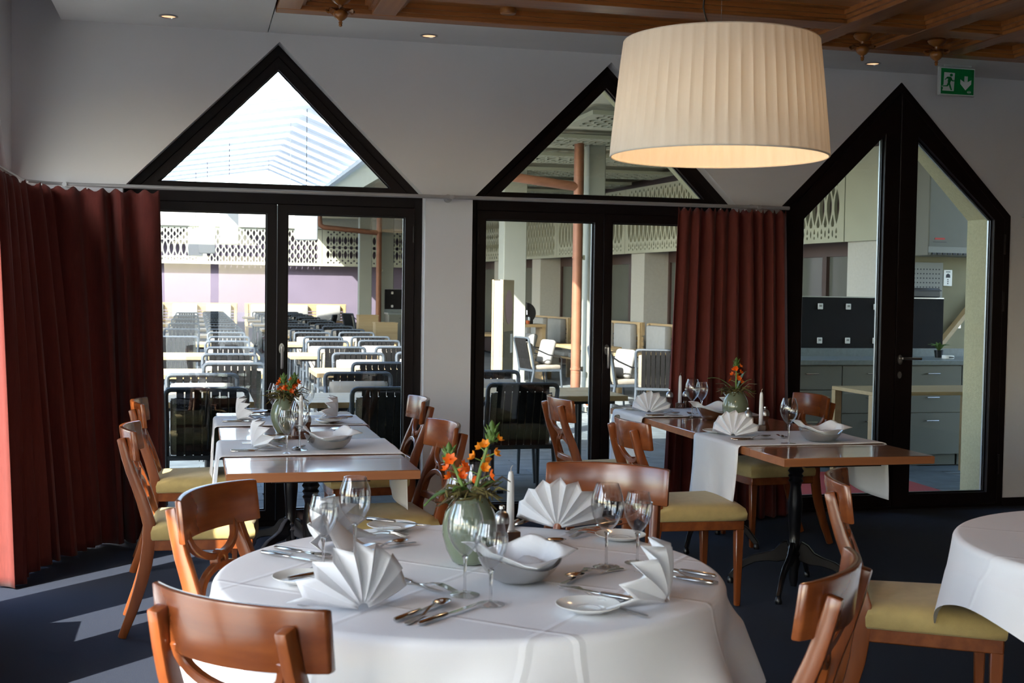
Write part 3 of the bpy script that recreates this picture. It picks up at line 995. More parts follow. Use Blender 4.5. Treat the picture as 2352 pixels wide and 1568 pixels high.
runner(.125, .885, 6.63, 7.15, .32, .20, 'white runner across the window end of the sky-lit table', 2)
runner(2.542, 3.29, 5.51, 6.06, .31, .24, 'white runner hanging over the near edge of the brown table', 3)
runner(2.542, 3.29, 6.84, 7.36, .34, .22, 'white runner across the far end of the brown table', 4)

# ------------------------------------------------------------------ round tables with long cloths
def crease_cloth():
    m, t, b = new_mat('table_linen')
    tc = t.nodes.new('ShaderNodeTexCoord')
    sx = t.nodes.new('ShaderNodeSeparateXYZ')
    mp = t.nodes.new('ShaderNodeMapping'); mp.inputs['Rotation'].default_value = (0, 0, math.radians(38))
    t.links.new(tc.outputs['Object'], mp.inputs[0]); t.links.new(mp.outputs[0], sx.inputs[0])
    acc = None
    for ax in (0, 1):
        for off in (-.42, 0, .42):
            su = t.nodes.new('ShaderNodeMath'); su.operation = 'SUBTRACT'; su.inputs[1].default_value = off
            t.links.new(sx.outputs[ax], su.inputs[0])
            ab = t.nodes.new('ShaderNodeMath'); ab.operation = 'ABSOLUTE'; t.links.new(su.outputs[0], ab.inputs[0])
            mr = t.nodes.new('ShaderNodeMapRange'); mr.inputs[1].default_value = 0; mr.inputs[2].default_value = .012; mr.inputs[3].default_value = 1; mr.inputs[4].default_value = 0
            t.links.new(ab.outputs[0], mr.inputs[0])
            if acc is None: acc = mr
            else:
                mx = t.nodes.new('ShaderNodeMath'); mx.operation = 'ADD'
                t.links.new(acc.outputs[0], mx.inputs[0]); t.links.new(mr.outputs[0], mx.inputs[1]); acc = mx
    n = noise(t, 3.0)
    ad = t.nodes.new('ShaderNodeMath'); ad.operation = 'ADD'
    t.links.new(acc.outputs[0], ad.inputs[0]); t.links.new(n.outputs['Fac'], ad.inputs[1])
    bp = t.nodes.new('ShaderNodeBump'); bp.inputs['Strength'].default_value = .5; bp.inputs['Distance'].default_value = .004
    t.links.new(ad.outputs[0], bp.inputs['Height']); t.links.new(bp.outputs[0], b.inputs['Normal'])
    b.inputs['Base Color'].default_value = (.88, .87, .88, 1); b.inputs['Roughness'].default_value = .8
    MATS['table_linen'] = m
crease_cloth()
def round_table(x, y, R0, label, clabel, seed, rot, nf=9, side=.98, fa=1.0):
    t = thing('round_table', label, 'table', (x, y, 0))
    MB().lathe([(0, .71), (R0 - .01, .71), (R0, .72), (R0, .738), (R0 - .008, .745), (0, .745)], 56).build('table_top', 'table_wood', t)
    pedestal(t, 0, 0)
    R = random.Random(seed)
    ph = [R.uniform(0, 2 * PI) for _ in range(4)]
    c = thing('tablecloth', clabel, 'tablecloth', (x, y, 0), rot)
    N, K, D = 180, 12, 34
    rad = .022
    def fn(u, v):
        a = 2 * PI * u
        i = v * (K + 6 + D)
        # half side of the square cloth in this direction gives the length hanging down
        ca, sa = abs(math.cos(a)), abs(math.sin(a))
        reach = min(side / max(ca, sa), side * 1.16)
        length = max(.12, reach - R0 - .03)
        if i <= K:
            r = R0 * i / K
            z = .749 + .0012 * math.sin(9 * r * math.cos(a) + 4) * (r < R0 * .98)
            return (r * math.cos(a), r * math.sin(a), z)
        if i <= K + 6:
            b_ = (i - K) / 6 * PI / 2
            return ((R0 + rad * math.sin(b_)) * math.cos(a), (R0 + rad * math.sin(b_)) * math.sin(a), .749 - rad + rad * math.cos(b_))
        s = (i - K - 6) / D
        fold = math.cos(nf * a + ph[0] + .6 * math.sin(2 * a + ph[1])) + .45 * math.cos((nf + 4) * a + ph[2])
        corner = abs(math.sin(2 * a)) ** 3
        am = fa * (.006 + .045 * s) * min(1, s * 2.5)
        r = R0 + rad + am * (fold + .75) + .05 * corner * s
        z = .749 - rad - min(length, .70) * s * (1 - .03 * fold)
        return (r * math.cos(a), r * math.sin(a), max(.03, z))
    o = MB().grid(fn, N, K + 6 + D, True).build('cloth', 'table_linen', c, merge=False)
    return t
round_table(.70, 3.16, .635, 'round wooden table beneath the central white cloth', 'white cloth over the central round table set for four', 4, math.radians(-4), side=.905)
round_table(2.87, 3.06, .66, 'round table under white cloth cropped by the frame edge', 'white tablecloth cropped at the right frame edge', 9, math.radians(-2), 5, .83, .6)
# ------------------------------------------------------------------ tableware
TZ = .7505          # top of the bare long tables; cloths add a little
def P3(x, y, z): return (x, y, z)
# pleated fan napkin: stands in the xz plane, bends backwards to +y
def mk_napkin():
    r_ = thing('napkin', 'x', 'napkin', group='white fan folded napkins')
    N = 8
    def fn(u, v):
        k = u * N * 2
        i = min(int(k), N * 2 - 1); f = k - i
        z0, z1 = (-1) ** i, (-1) ** (i + 1)
        zig = z0 + (z1 - z0) * f
        a = PI * (.985 - .97 * u)
        rr = .012 + .112 * v * (1 + .05 * zig)
        y = zig * .021 * (v ** .9) + .022 * v * v + .05 * v * (abs(2 * u - 1)) ** 2
        return (rr * math.cos(a) * 1.0, y, .004 + rr * math.sin(a) + .002)
    o = MB().grid(fn, N * 2, 8).build('fan', 'napkin_linen', r_, angle=25, merge=False)
    md = o.modifiers.new('thick', 'SOLIDIFY'); md.thickness = .0022
    pr = MB()
    pr.grid(lambda u, v: ((u - .5) * (.13 - .09 * v), .012 + .085 * (1 - v) + .012 * math.sin(PI * u), .003 + .085 * v ** 1.2), 8, 8)
    o = pr.build('prop_flap', 'napkin_linen', r_, merge=False)
    md = o.modifiers.new('thick', 'SOLIDIFY'); md.thickness = .002
    return r_
nk0 = mk_napkin()
KEEP = {}
def place(proto, key, x, y, z, rz, label, scale=None):
    if key not in KEEP:
        KEEP[key] = True
        proto.location = (x, y, z); proto.rotation_euler = (0, 0, rz) if not isinstance(rz, tuple) else rz
        proto['label'] = label
        if scale: proto.scale = scale
        return proto
    return dup(proto, (x, y, z), rz, label, scale)
def napkin(x, y, ax, ay, z, label, s=1.0):
    """ax, ay: direction the flat face of the fan looks"""
    return place(nk0, 'napkin', x, y, z, math.atan2(ay, ax) + PI / 2, label, (s, s, s))
ZR, ZL = .7515, .7535
napkin(.372, 2.79, .28, -.95, ZR, 'white fan napkin standing nearest the camera on the round table', 1.12)
napkin(1.075, 2.72, .80, -.55, ZR, 'white fan napkin turned edge-on at the right of the round table', 1.15)
napkin(1.075, 3.645, -.42, -.9, ZR, 'broad white fan napkin in front of the chair crest across the round table', 1.14)
napkin(.345, 3.53, -.75, .55, ZR, 'white fan napkin behind two wine glasses at the left of the round table', 1.1)
napkin(.225, 6.90, -1, -.12, ZL, 'white fan napkin closest to the curtain at the window end of the table')
napkin(.255, 5.72, -1, -.2, ZL, 'white fan napkin beside the silver bowl on the sky-lit table')
napkin(.765, 6.92, 1, -.25, ZL, 'white fan napkin on the pier side of the window table')
napkin(2.645, 7.06, -.55, -.83, ZL, 'white fan napkin at the far left corner of the brown table')
napkin(2.645, 5.85, -.6, -.8, ZL, 'white fan napkin at the middle left edge of the brown table')
napkin(3.17, 7.02, .7, -.7, ZL, 'white fan napkin half hidden behind the vase on the brown table')

def mk_glass(h, rm, rt, rf, name):
    r_ = thing('wine_glass', 'x', 'wine glass', group=name)
    hs = h * .42
    out = [(.004, hs), (.012, hs + .006), (rm * .62, hs + .022), (rm * .90, hs + .044), (rm, hs + .066), (rm * .985, hs + .085), (rm * .93, h - .03), (rt, h)]
    inn = [(max(0, r - .0011), z + (.003 if i < 3 else 0)) for i, (r, z) in enumerate(out)]
    prof = out + list(reversed(inn))
    MB().lathe(prof, 36).build('bowl', 'wine_glass', r_, merge=False)
    MB().lathe([(0, .004), (.0045, .006), (.0036, .02), (.0034, hs * .5), (.0042, hs - .012), (.008, hs), (0, hs + .002)], 16).build('stem', 'stem_glass', r_)
    MB().lathe([(0, 0), (rf, 0), (rf, .0015), (rf * .55, .003), (.006, .007), (0, .008)], 32).build('foot', 'wine_glass', r_)
    return r_
gbig = mk_glass(.222, .0435, .030, .036, 'large wine glasses')
gsml = mk_glass(.192, .039, .029, .034, 'small wine glasses')
for (p, x, y, z, lb) in [
    (gbig, .628, 2.90, ZR, 'tall wine glass directly in front of the round table vase'),
    (gsml, .668, 2.80, ZR, 'smaller wine glass nearest the camera beside the steel bowl'),
    (gbig, 1.060, 3.13, ZR, 'tall wine glass in front of the broad fan napkin and crest'),
    (gsml, 1.158, 3.16, ZR, 'smaller wine glass before the chair crest right of its taller twin'),
    (gsml, .326, 3.245, ZR, 'smaller wine glass standing before the left fan napkin'),
    (gbig, .420, 3.345, ZR, 'tall wine glass overlapping the front edge of the window table'),
    (gbig, .800, 3.56, ZR, 'tall wine glass behind the orange flowers on the round table'),
    (gsml, .735, 3.50, ZR, 'smaller wine glass half hidden behind the orange flower spikes'),
    (gsml, .392, 5.51, ZL, 'smaller wine glass at the front of the window table'),
    (gbig, .456, 5.62, ZL, 'tall wine glass in front of the candle on the window table'),
    (gbig, .418, 6.66, ZL, 'tall wine glass just left of the vase on the window table'),
    (gsml, .452, 6.98, ZL, 'smaller wine glass behind the window table vase, left'),
    (gbig, .590, 7.06, ZL, 'tall wine glass behind the window table vase, right'),
    (gsml, .600, 6.90, ZL, 'smaller wine glass right behind the vase on the window table'),
    (gbig, 2.830, 6.84, ZL, 'tall wine glass in front of the curtain on the brown table'),
    (gsml, 2.955, 7.00, ZL, 'smaller wine glass behind its taller twin on the brown table'),
    (gbig, 2.805, 5.56, ZL, 'tall wine glass standing alone near the front of the brown table')]:
    place(p, 'g' + p['group'], x, y, z, 0, lb)

# plates
plate0 = thing('bread_plate', 'x', 'plate', group='white bread plates')
MB().lathe([(0, .003), (.026, .003), (.028, .0045), (.031, .0045), (.033, .003), (.045, .004), (.060, .010), (.0745, .017), (.075, .0185), (.0735, .019), (.060, .0125), (.046, .007), (.034, .006), (.0315, .0072), (.0275, .0072), (.026, .006), (0, .006)], 48).build('dish', 'porcelain', plate0)
for x, y, z, lb in [(.262, 3.10, ZR, 'white bread plate at the left edge of the round table'),
                    (.873, 2.70, ZR, 'white bread plate nearest the camera on the round table'),
                    (1.217, 3.467, ZR, 'white bread plate beneath the chair crest across the round table'),
                    (.580, 3.73, ZR, 'white bread plate at the far edge of the round table'),
                    (.335, 7.28, ZL, 'white bread plate at the window end of the sky-lit table'),
                    (.345, 5.99, ZL, 'white bread plate behind the fan napkin beside the silver bowl'),
                    (.695, 6.73, ZL, 'white bread plate on the pier side of the window table'),
                    (2.62, 7.28, ZL, 'white bread plate at the far corner of the brown table'),
                    (2.63, 6.02, ZL, 'white bread plate behind the middle napkin on the brown table')]:
    place(plate0, 'plate', x, y, z, 0, lb)

# cutlery, lying along +y, handle end at -.1
def mk_knife():
    r_ = thing('table_knife', 'x', 'knife', group='steel table knives')
    MB().tube([(0, -.105, .006), (0, -.100, .006), (0, -.05, .006), (0, -.005, .006), (0, 0, .006)], [.003, .0068, .0075, .0058, .004], 10, flat=.8).build('handle', 'steel', r_)
    MB().prism([(-.0035, -.004), (.005, -.004), (.0095, .03), (.0095, .08), (.004, .108), (-.0045, .118), (-.004, .05)], .0045, .0062, 'xy').build('blade', 'steel', r_, smooth=False)
    return r_
def mk_fork():
    r_ = thing('table_fork', 'x', 'fork', group='steel table forks')
    zc = lambda y: .004 + .010 * max(0, 1 - ((y - .035) / .05) ** 2) - .001 * (y < -.05)
    ys = [-.105, -.10, -.06, -.02, .01, .03, .045]
    MB().sweep([(0, y, zc(y)) for y in ys], [.003, .0065, .0055, .0032, .0032, .007, .0115], .0011).build('handle', 'steel', r_)
    for k in range(4):
        x = -.0093 + .0062 * k
        MB().sweep([(x, y, zc(y)) for y in (.042, .06, .08, .093)], [.0021, .0019, .0017, .0008], .0009).build('tine', 'steel', r_)
    return r_
def mk_spoon():
    r_ = thing('table_spoon', 'x', 'spoon', group='steel table spoons')
    zc = lambda y: .003 + .012 * max(0, 1 - ((y - .035) / .05) ** 2)
    ys = [-.105, -.10, -.06, -.02, .01, .035, .05]
    MB().sweep([(0, y, zc(y)) for y in ys], [.003, .0068, .0058, .0034, .003, .004, .006], .0012).build('handle', 'steel', r_)
    def bw(u, v):
        a = 2 * PI * u
        return (.0195 * v * math.cos(a), .074 + .031 * v * math.sin(a), .004 + .0085 * v * v)
    o = MB().grid(bw, 24, 6, True).build('bowl', 'steel', r_, merge=False)
    md = o.modifiers.new('thick', 'SOLIDIFY'); md.thickness = .001
    return r_
KN, FK, SPN = mk_knife(), mk_fork(), mk_spoon()
def cut(kind, p, q, lb, z=ZR, tilt=0):
    """p handle end, q towards the head"""
    pr = {'k': KN, 'f': FK, 's': SPN}[kind]
    a = math.atan2(q[1] - p[1], q[0] - p[0])
    x, y = p[0] + .1 * math.cos(a), p[1] + .1 * math.sin(a)
    return place(pr, 'cut' + kind, x, y, z, (tilt, 0, a - PI / 2), lb)
# round table, place on the far left
W1 = 'before the left fan napkin on the round table'
cut('k', (.182, 3.454), (.33, 3.30), 'steel knife at the very edge ' + W1)
cut('k', (.222, 3.512), (.385, 3.33), 'steel knife, inner one, ' + W1)
cut('s', (.20, 3.475), (.335, 3.36), 'steel spoon lying between two knives ' + W1)
cut('s', (.435, 3.40), (.61, 3.545), 'steel dessert spoon with copper glint behind the tall left glass', ZR)
cut('f', (.61, 3.50), (.448, 3.436), 'steel dessert fork crossing a spoon behind the tall left glass', ZR + .004)
cut('f', (.42, 3.665), (.575, 3.60), 'steel fork lying before the far bread plate, left one')
cut('f', (.44, 3.70), (.60, 3.615), 'steel fork lying before the far bread plate, right one', ZR + .002)
cut('k', (.515, 3.80), (.65, 3.69), 'steel butter knife across the far bread plate of the round table', ZR + .0185)
# place nearest the camera
W2 = 'right of the nearest fan napkin'
cut('k', (.429, 2.690), (.60, 2.87), 'steel knife closest to the napkin, ' + W2)
cut('k', (.476, 2.652), (.64, 2.80), 'steel knife furthest out, ' + W2)
cut('s', (.450, 2.664), (.595, 2.860), 'steel spoon with two light glints, ' + W2)
cut('k', (.478, 3.120), (.59, 2.90), 'steel dessert knife lying behind the nearest fan napkin')
cut('f', (.49, 3.07), (.585, 2.95), 'steel dessert fork lying behind the nearest fan napkin', ZR + .001)
cut('k', (.225, 3.045), (.36, 3.13), 'steel butter knife across the left bread plate of the round table', ZR + .0185)
cut('f', (.236, 2.873), (.33, 3.0), 'steel fork with its tail showing left of the nearest napkin')
cut('f', (.252, 2.905), (.35, 3.03), 'steel fork, inner one, left of the nearest napkin')
# place on the right
cut('k', (.985, 2.685), (.845, 2.855), 'steel butter knife across the nearest bread plate', ZR + .0185)
cut('f', (.955, 2.74), (.875, 2.915), 'steel fork beside the nearest bread plate, inner one')
cut('f', (.985, 2.625), (.90, 2.80), 'steel fork beside the nearest bread plate, outer one')
cut('f', (.885, 2.946), (1.03, 3.10), 'steel dessert fork right of the steel bowl on the round table', ZR + .003)
cut('s', (1.09, 3.09), (.965, 3.025), 'steel dessert spoon right of the steel bowl on the round table')
cut('k', (1.292, 2.955), (1.16, 3.12), 'steel knife with bright handle at the right rim of the round table')
cut('k', (1.255, 2.885), (1.12, 3.04), 'steel knife behind the edge-on fan napkin, inner one')
cut('s', (1.275, 2.905), (1.15, 3.06), 'steel spoon between the knives at the right rim')
# place across the table
cut('k', (1.27, 3.62), (1.12, 3.545), 'steel butter knife across the plate beneath the chair crest', ZR + .0185)
cut('f', (1.25, 3.60), (1.095, 3.52), 'steel fork left of the plate beneath the chair crest')
cut('f', (1.26, 3.65), (1.10, 3.575), 'steel fork, further one, left of the plate beneath the crest')
cut('s', (.845, 3.49), (1.0, 3.455), 'steel dessert spoon behind the steel bowl on the round table')
cut('f', (1.02, 3.42), (.87, 3.50), 'steel dessert fork behind the steel bowl on the round table', ZR + .003)
cut('k', (1.03, 3.80), (.93, 3.68), 'steel knife left of the broad fan napkin, outer one')
cut('k', (.99, 3.79), (.90, 3.66), 'steel knife left of the broad fan napkin, inner one')
# long tables
for (nm, X, Y, s, z) in [('nearest the curtain', .15, 6.84, 1, ZL), ('beside the silver bowl', .16, 5.585, 1, ZL), ('far left on the brown table', 2.57, 6.885, 1, ZL), ('mid brown table', 2.585, 5.705, 1, ZL)]:
    cut('k', (X, Y), (X + .2, Y - .015), 'steel table knife, outer one, by the fan napkin ' + nm, z)
    cut('k', (X, Y + .03), (X + .2, Y + .012), 'steel table knife, inner one, by the fan napkin ' + nm, z)
    cut('s', (X + .03, Y + .012), (X + .2, Y + .06), 'steel spoon resting between knives by the fan napkin ' + nm, z + .004)
    cut('f', (X + .06, Y + .33), (X + .24, Y + .30), 'steel fork beyond the fan napkin ' + nm, z)
    cut('f', (X + .06, Y + .29), (X + .24, Y + .26), 'steel fork, closer one, beyond the fan napkin ' + nm, z)
    cut('s', (X + .33, Y + .20), (X + .28, Y + .02), 'steel dessert spoon in front of the fan napkin ' + nm, z)
cut('k', (.265, 7.29), (.46, 7.27), 'steel butter knife on the plate at the window end', ZL + .0185)
cut('k', (.275, 6.0), (.47, 5.985), 'steel butter knife on the plate behind the silver bowl napkin', ZL + .0185)
cut('k', (.80, 6.76), (.60, 6.745), 'steel butter knife on the pier side bread plate', ZL + .0185)
cut('k', (.86, 7.02), (.67, 7.03), 'steel knife behind the pier side napkin', ZL)
cut('f', (.87, 6.67), (.69, 6.655), 'steel fork in front of the pier side bread plate', ZL)
cut('k', (2.70, 7.30), (2.53, 7.26), 'steel butter knife on the far corner plate of the brown table', ZL + .0185)

# steel bread bowls with a napkin inside
def mk_bowl():
    r_ = thing('bread_bowl', 'x', 'bowl', group='polished steel bread bowls')
    prof = [(.0, 0), (.045, .0), (.068, .010), (.088, .030), (.102, .052), (.1045, .057), (.1025, .058), (.098, .052), (.084, .033), (.065, .014), (.044, .004), (0, .004)]
    vs, fs = [], []
    n = 48
    for r, z in prof:
        for k in range(n):
            a = 2 * PI * k / n
            up = 1 + .28 * math.cos(2 * a) * (z / .058) ** 2
            vs.append((r * math.cos(a) * (1.08), r * math.sin(a) * .94, z * up))
    for i in range(len(prof) - 1):
        for k in range(n):
            k2 = (k + 1) % n
            fs.append((i * n + k, i * n + k2, (i + 1) * n + k2, (i + 1) * n + k))
    MB().add(vs, fs).build('shell', 'steel', r_)
    return r_
bw0 = mk_bowl()
def mk_liner():
    r_ = thing('napkin_liner', 'x', 'napkin', group='white napkins lining the bread bowls')
    def inner(r):
        Q = [(0, .004), (.065, .014), (.084, .033), (.098, .052), (.1045, .060)]
        for i in range(1, len(Q)):
            if r <= Q[i][0]:
                return Q[i - 1][1] + (Q[i][1] - Q[i - 1][1]) * (r - Q[i - 1][0]) / (Q[i][0] - Q[i - 1][0])
        return .060 - .10 * (r - .1045)
    def fn(u, v):
        X, Y = (u - .5) * .232, (v - .5) * .232
        r = math.hypot(X, Y)
        an = math.atan2(Y, X)
        z = inner(r / 1.06) + .004
        z += .016 * max(0, math.sin(3 * an + .6)) * (r / .1) + .030 * max(0, 1 - ((X - .03) ** 2 + (Y + .01) ** 2) / .0028) + .008 * math.sin(60 * X + 20 * Y) * max(0, 1 - r / .1)
        z *= 1 + .25 * math.cos(2 * (an + .3)) * min(1, r / .1) ** 2
        return (X, Y, max(z, inner(r / 1.06) * .98 + .002))
    o = MB().grid(fn, 26, 26).build('cloth', 'napkin_linen', r_, merge=False)
    md = o.modifiers.new('thick', 'SOLIDIFY'); md.thickness = .0015; md.offset = 1
    return r_
ln0 = mk_liner()
for x, y, z, a, nm in [(.795, 3.02, ZR, .5, 'on the round table'), (.590, 5.66, ZL, .2, 'on the window table'), (3.01, 5.62, ZL, .1, 'at the front of the brown table'), (2.90, 6.69, ZL, .4, 'beside the vase on the brown table')]:
    place(bw0, 'bowl', x, y, z, a, 'polished steel bread bowl ' + nm)
    place(ln0, 'liner', x, y, z + .006, a + .3, 'crumpled white napkin lining the steel bowl ' + nm, (.93, .93, 1))

# mills and candles
ml0 = thing('pepper_mill', 'x', 'mill', group='waisted wooden pepper and salt mills')
MB().lathe([(0, 0), (.024, 0), (.025, .004), (.023, .015), (.016, .038), (.0155, .045), (.020, .062), (.022, .070), (0, .070)], 24).build('body', 'mill_wood', ml0)
MB().lathe([(0, .0705), (.022, .0705), (.0225, .083), (.019, .096), (.010, .104), (0, .105)], 24).build('cap', 'brushed', ml0)
MB().lathe([(0, .1045), (.004, .105), (.009, .112), (.008, .119), (0, .123)], 16).build('knob', 'steel', ml0)
for x, y, z, lb in [(2.905, 7.395, ZR, 'wooden mill left of the far candle on the brown table'), (3.03, 7.43, ZR, 'wooden mill right of the far candle on the brown table'),
                    (2.872, 6.165, ZR, 'wooden mill left of the near candle on the brown table'), (2.995, 6.215, ZR, 'wooden mill behind the near candle on the brown table'),
                    (.845, 3.42, ZR, 'wooden mill right of the vase on the round table'), (.475, 6.13, ZR, 'wooden mill behind the tall glass on the window table'), (.535, 6.17, ZR, 'wooden mill right of the candle on the window table')]:
    place(ml0, 'mill', x, y, z, 0, lb)
cd0 = thing('candle', 'x', 'candle', group='white taper candles')
MB().lathe([(0, .0), (.0115, .0), (.0112, .05), (.0098, .13), (.0085, .158), (.006, .168), (0, .172)], 20).build('wax', 'candle_wax', cd0)
MB().tube([(0, 0, .17), (0, .0, .178), (.003, 0, .184), (.006, 0, .186)], .0012, 6).build('wick', 'wick', cd0)
hd0 = thing('candle_holder', 'x', 'candle holder', group='dark wooden candle blocks')
MB().box(-.026, .026, -.018, .018, 0, .034).build('block', 'mill_wood', hd0, bevel=.002)
MB().lathe([(0, .034), (.015, .034), (.015, .038), (0, .038)], 20).build('socket', 'brushed', hd0)
def text_mesh(body, size, mat, name, parent, loc, rot, ext=.0006):
    cu = bpy.data.curves.new(name, 'FONT')
    cu.body = body; cu.size = size; cu.extrude = ext; cu.align_x = 'CENTER'; cu.align_y = 'CENTER'
    ob = bpy.data.objects.new(name, cu); COL.objects.link(ob)
    me = bpy.data.meshes.new_from_object(ob.evaluated_get(bpy.context.evaluated_depsgraph_get()))
    bpy.data.objects.remove(ob); bpy.data.curves.remove(cu)
    me.materials.clear(); me.materials.append(MATS[mat])
    return link(name, me, parent, loc, rot)
for i, (x, y, nm, a) in enumerate([(2.965, 7.37, 'at the far end of the brown table', -.3), (2.915, 6.10, 'in front of the vase on the brown table', -.35), (.885, 3.48, 'behind the steel bowl on the round table', .2), (.500, 6.09, 'behind the tall glass on the window table', 0)]):
    h = place(hd0, 'holder', x, y, ZR, a, 'dark candle block ' + nm)
    if i == 0: first_h = h
    place(cd0, 'candle', x, y, ZR + .038, a, 'white taper candle ' + nm)
text_mesh('23', .024, 'sign_border', 'table_number', first_h, (0, -.0185, .016), (PI / 2, 0, 0))

# small dish on the window table
ds = thing('ash_dish', 'small dark rimmed steel dish between the runners of the window table', 'dish', (.722, 6.345, ZR))
MB().lathe([(0, 0), (.035, 0), (.038, .006), (.055, .014), (.056, .016), (.050, .0155), (.036, .009), (0, .008)], 36).build('tray', 'steel', ds)
MB().lathe([(.020, .0091), (.034, .0095), (.034, .0105), (.020, .0101)], 32).build('dark_ring', 'black_plastic', ds)

# ------------------------------------------------------------------ flower vases
def star_flower(mb_mat, parent, loc, rot, s, closed=.3):
    f = MB()
    for k in range(6):
        a = 2 * PI * k / 6
        d = Vector((math.cos(a), math.sin(a), closed)).normalized()
        sd = Vector((-math.sin(a), math.cos(a), 0))
        upv = d.cross(sd)
        pts = []
        for t_, w_ in ((0, .16), (.35, .34), (.65, .30), (1.0, .03)):
            c = d * t_ - upv * (.18 * t_ * t_) * -1
            pts.append((c - sd * w_, c, c + sd * w_, upv))
        vs = []
        for i, (l, c, r, uu) in enumerate(pts):
            vs += [tuple(l * s), tuple((c - uu * .05) * s), tuple(r * s)]
        fs = []
        for i in range(3):
            fs += [(i * 3, i * 3 + 1, i * 3 + 4, i * 3 + 3), (i * 3 + 1, i * 3 + 2, i * 3 + 5, i * 3 + 4)]
        f.add(vs, fs)
    f.lathe([(0, 0), (.12 * s, .05 * s), (.10 * s, .3 * s), (0, .36 * s)], 8)
    return f.build('flower', mb_mat, parent, loc, rot, merge=False)
def make_vase(label, x, y, seed, spikes, leaves, s=1.0):
    R = random.Random(seed)
    r_ = thing('flower_vase', label, 'vase', (x, y, ZR), 0, 'celadon vases with orange flowers')
    MB().lathe([(0, 0), (.040, 0), (.046, .004), (.062, .035), (.073, .075), (.074, .10), (.066, .135), (.052, .160), (.043, .172), (.0425, .178), (.039, .178), (.039, .172), (.047, .160), (.061, .135), (.068, .10), (.056, .035), (.04, .012), (0, .010)], 40).build('body', 'celadon', r_)
    ns = MB()
    for k in range(70):
        a = R.uniform(0, 2 * PI); rr = R.uniform(.012, .075); z = R.uniform(.178, .205)
        L_ = R.uniform(.02, .06); b_ = a + R.uniform(-1.6, 1.6)
        p = Vector((rr * math.cos(a), rr * math.sin(a), z))
        d = Vector((math.cos(b_), math.sin(b_), R.uniform(-.7, .35))) * L_
        j = Vector((R.uniform(-1, 1), R.uniform(-1, 1), R.uniform(-1, 1))) * .012
        ns.tube([p, p + d * .5 + j, p + d], [R.uniform(.0015, .004), R.uniform(.002, .005), .001], 5)
    nst = ns.build('moss_nest', 'moss', r_, merge=False); nst['kind'] = 'stuff'
    for k in range(7):
        a = R.uniform(0, 2 * PI)
        p = Vector((.03 * math.cos(a), .03 * math.sin(a), .188))
        q = Vector((.115 * math.cos(a + .3), .115 * math.sin(a + .3), R.uniform(.15, .225)))
        mid = p.lerp(q, .55) + Vector((R.uniform(-.02, .02), R.uniform(-.02, .02), R.uniform(0, .03)))
        MB().tube([p, mid, q], [.003, .0028, .0015], 6).build('twig', 'twig', r_)
    for (dx, dy, h, col) in spikes:
        base = Vector((dx * .15, dy * .15, .17))
        top = Vector((dx, dy, .178 + h))
        pts = [base.lerp(top, t_) + Vector((dx, dy, 0)) * (.25 * (t_ * (1 - t_))) * -1 for t_ in (0, .25, .5, .75, 1)]
        st = MB().tube(pts, [.006, .0055, .005, .0045, .003], 8).build('stem', 'stem_green', r_)
        # green bud tip built of scales
        bd = MB()
        bd.lathe([(0, -.02), (.009, -.014), (.013, .0), (.011, .018), (.006, .032), (0, .040)], 10, tuple(top))
        for k in range(14):
            a = 2.4 * k; zz = -.02 + .003 * k
            c = top + Vector((.011 * math.cos(a), .011 * math.sin(a), zz))
            e = c + Vector((.010 * math.cos(a), .010 * math.sin(a), .014))
            bd.tube([c, e], [.0045, .0006], 5)
        bd.build('bud', 'leaf', st, merge=False)
        nfl = int(5 + h * 30)
        for k in range(nfl):
            t_ = .30 + .62 * k / nfl
            a = 2.4 * k + R.uniform(-.3, .3)
            c = base.lerp(top, t_)
            L_ = .022 + .012 * (1 - t_)
            e = c + Vector((math.cos(a) * L_, math.sin(a) * L_, .012))
            MB().tube([c, e], [.0016, .0014], 5).build('flower_stalk', 'stem_green', st)
            star_flower('petal_amber' if (col == 'amber' and k > 1) else 'petal', st, tuple(e), (PI / 2 * R.uniform(.5, .95), 0, a + PI / 2), R.uniform(.017, .022), R.uniform(.15, .7))
    for (dx, dy, h, droop) in leaves:
        pts = []
        for i in range(9):
            t_ = i / 8
            pts.append((dx * t_, dy * t_, .18 + h * math.sin(t_ * PI * .5) - droop * t_ * t_))
        MB().sweep(pts, [.004 + .010 * math.sin(PI * min(1, i / 8 + .12)) for i in range(9)], .0012).build('leaf', 'leaf', r_)
    return r_
make_vase('celadon vase with two tall orange flower spikes on the round table', .715, 3.25, 1,
          [(-.055, .02, .105, 'orange'), (.055, -.01, .165, 'amber')], [(-.13, -.03, .05, .07), (-.06, -.05, .05, .03), (.09, .02, .05, .02)])
make_vase('celadon vase with dense orange blooms on the window table', .443, 6.33, 2,
          [(-.01, .0, .085, 'orange'), (.045, .02, .085, 'orange'), (.02, -.03, .05, 'orange')], [(-.10, -.04, .05, .02), (.10, .0, .05, .02)])
make_vase('celadon vase with a single orange spike on the brown table', 2.945, 6.49, 3,
          [(.0, .0, .155, 'orange')], [(-.16, .03, .10, .03), (.06, .0, .11, .0), (.07, -.05, .07, .0)], 1.0)
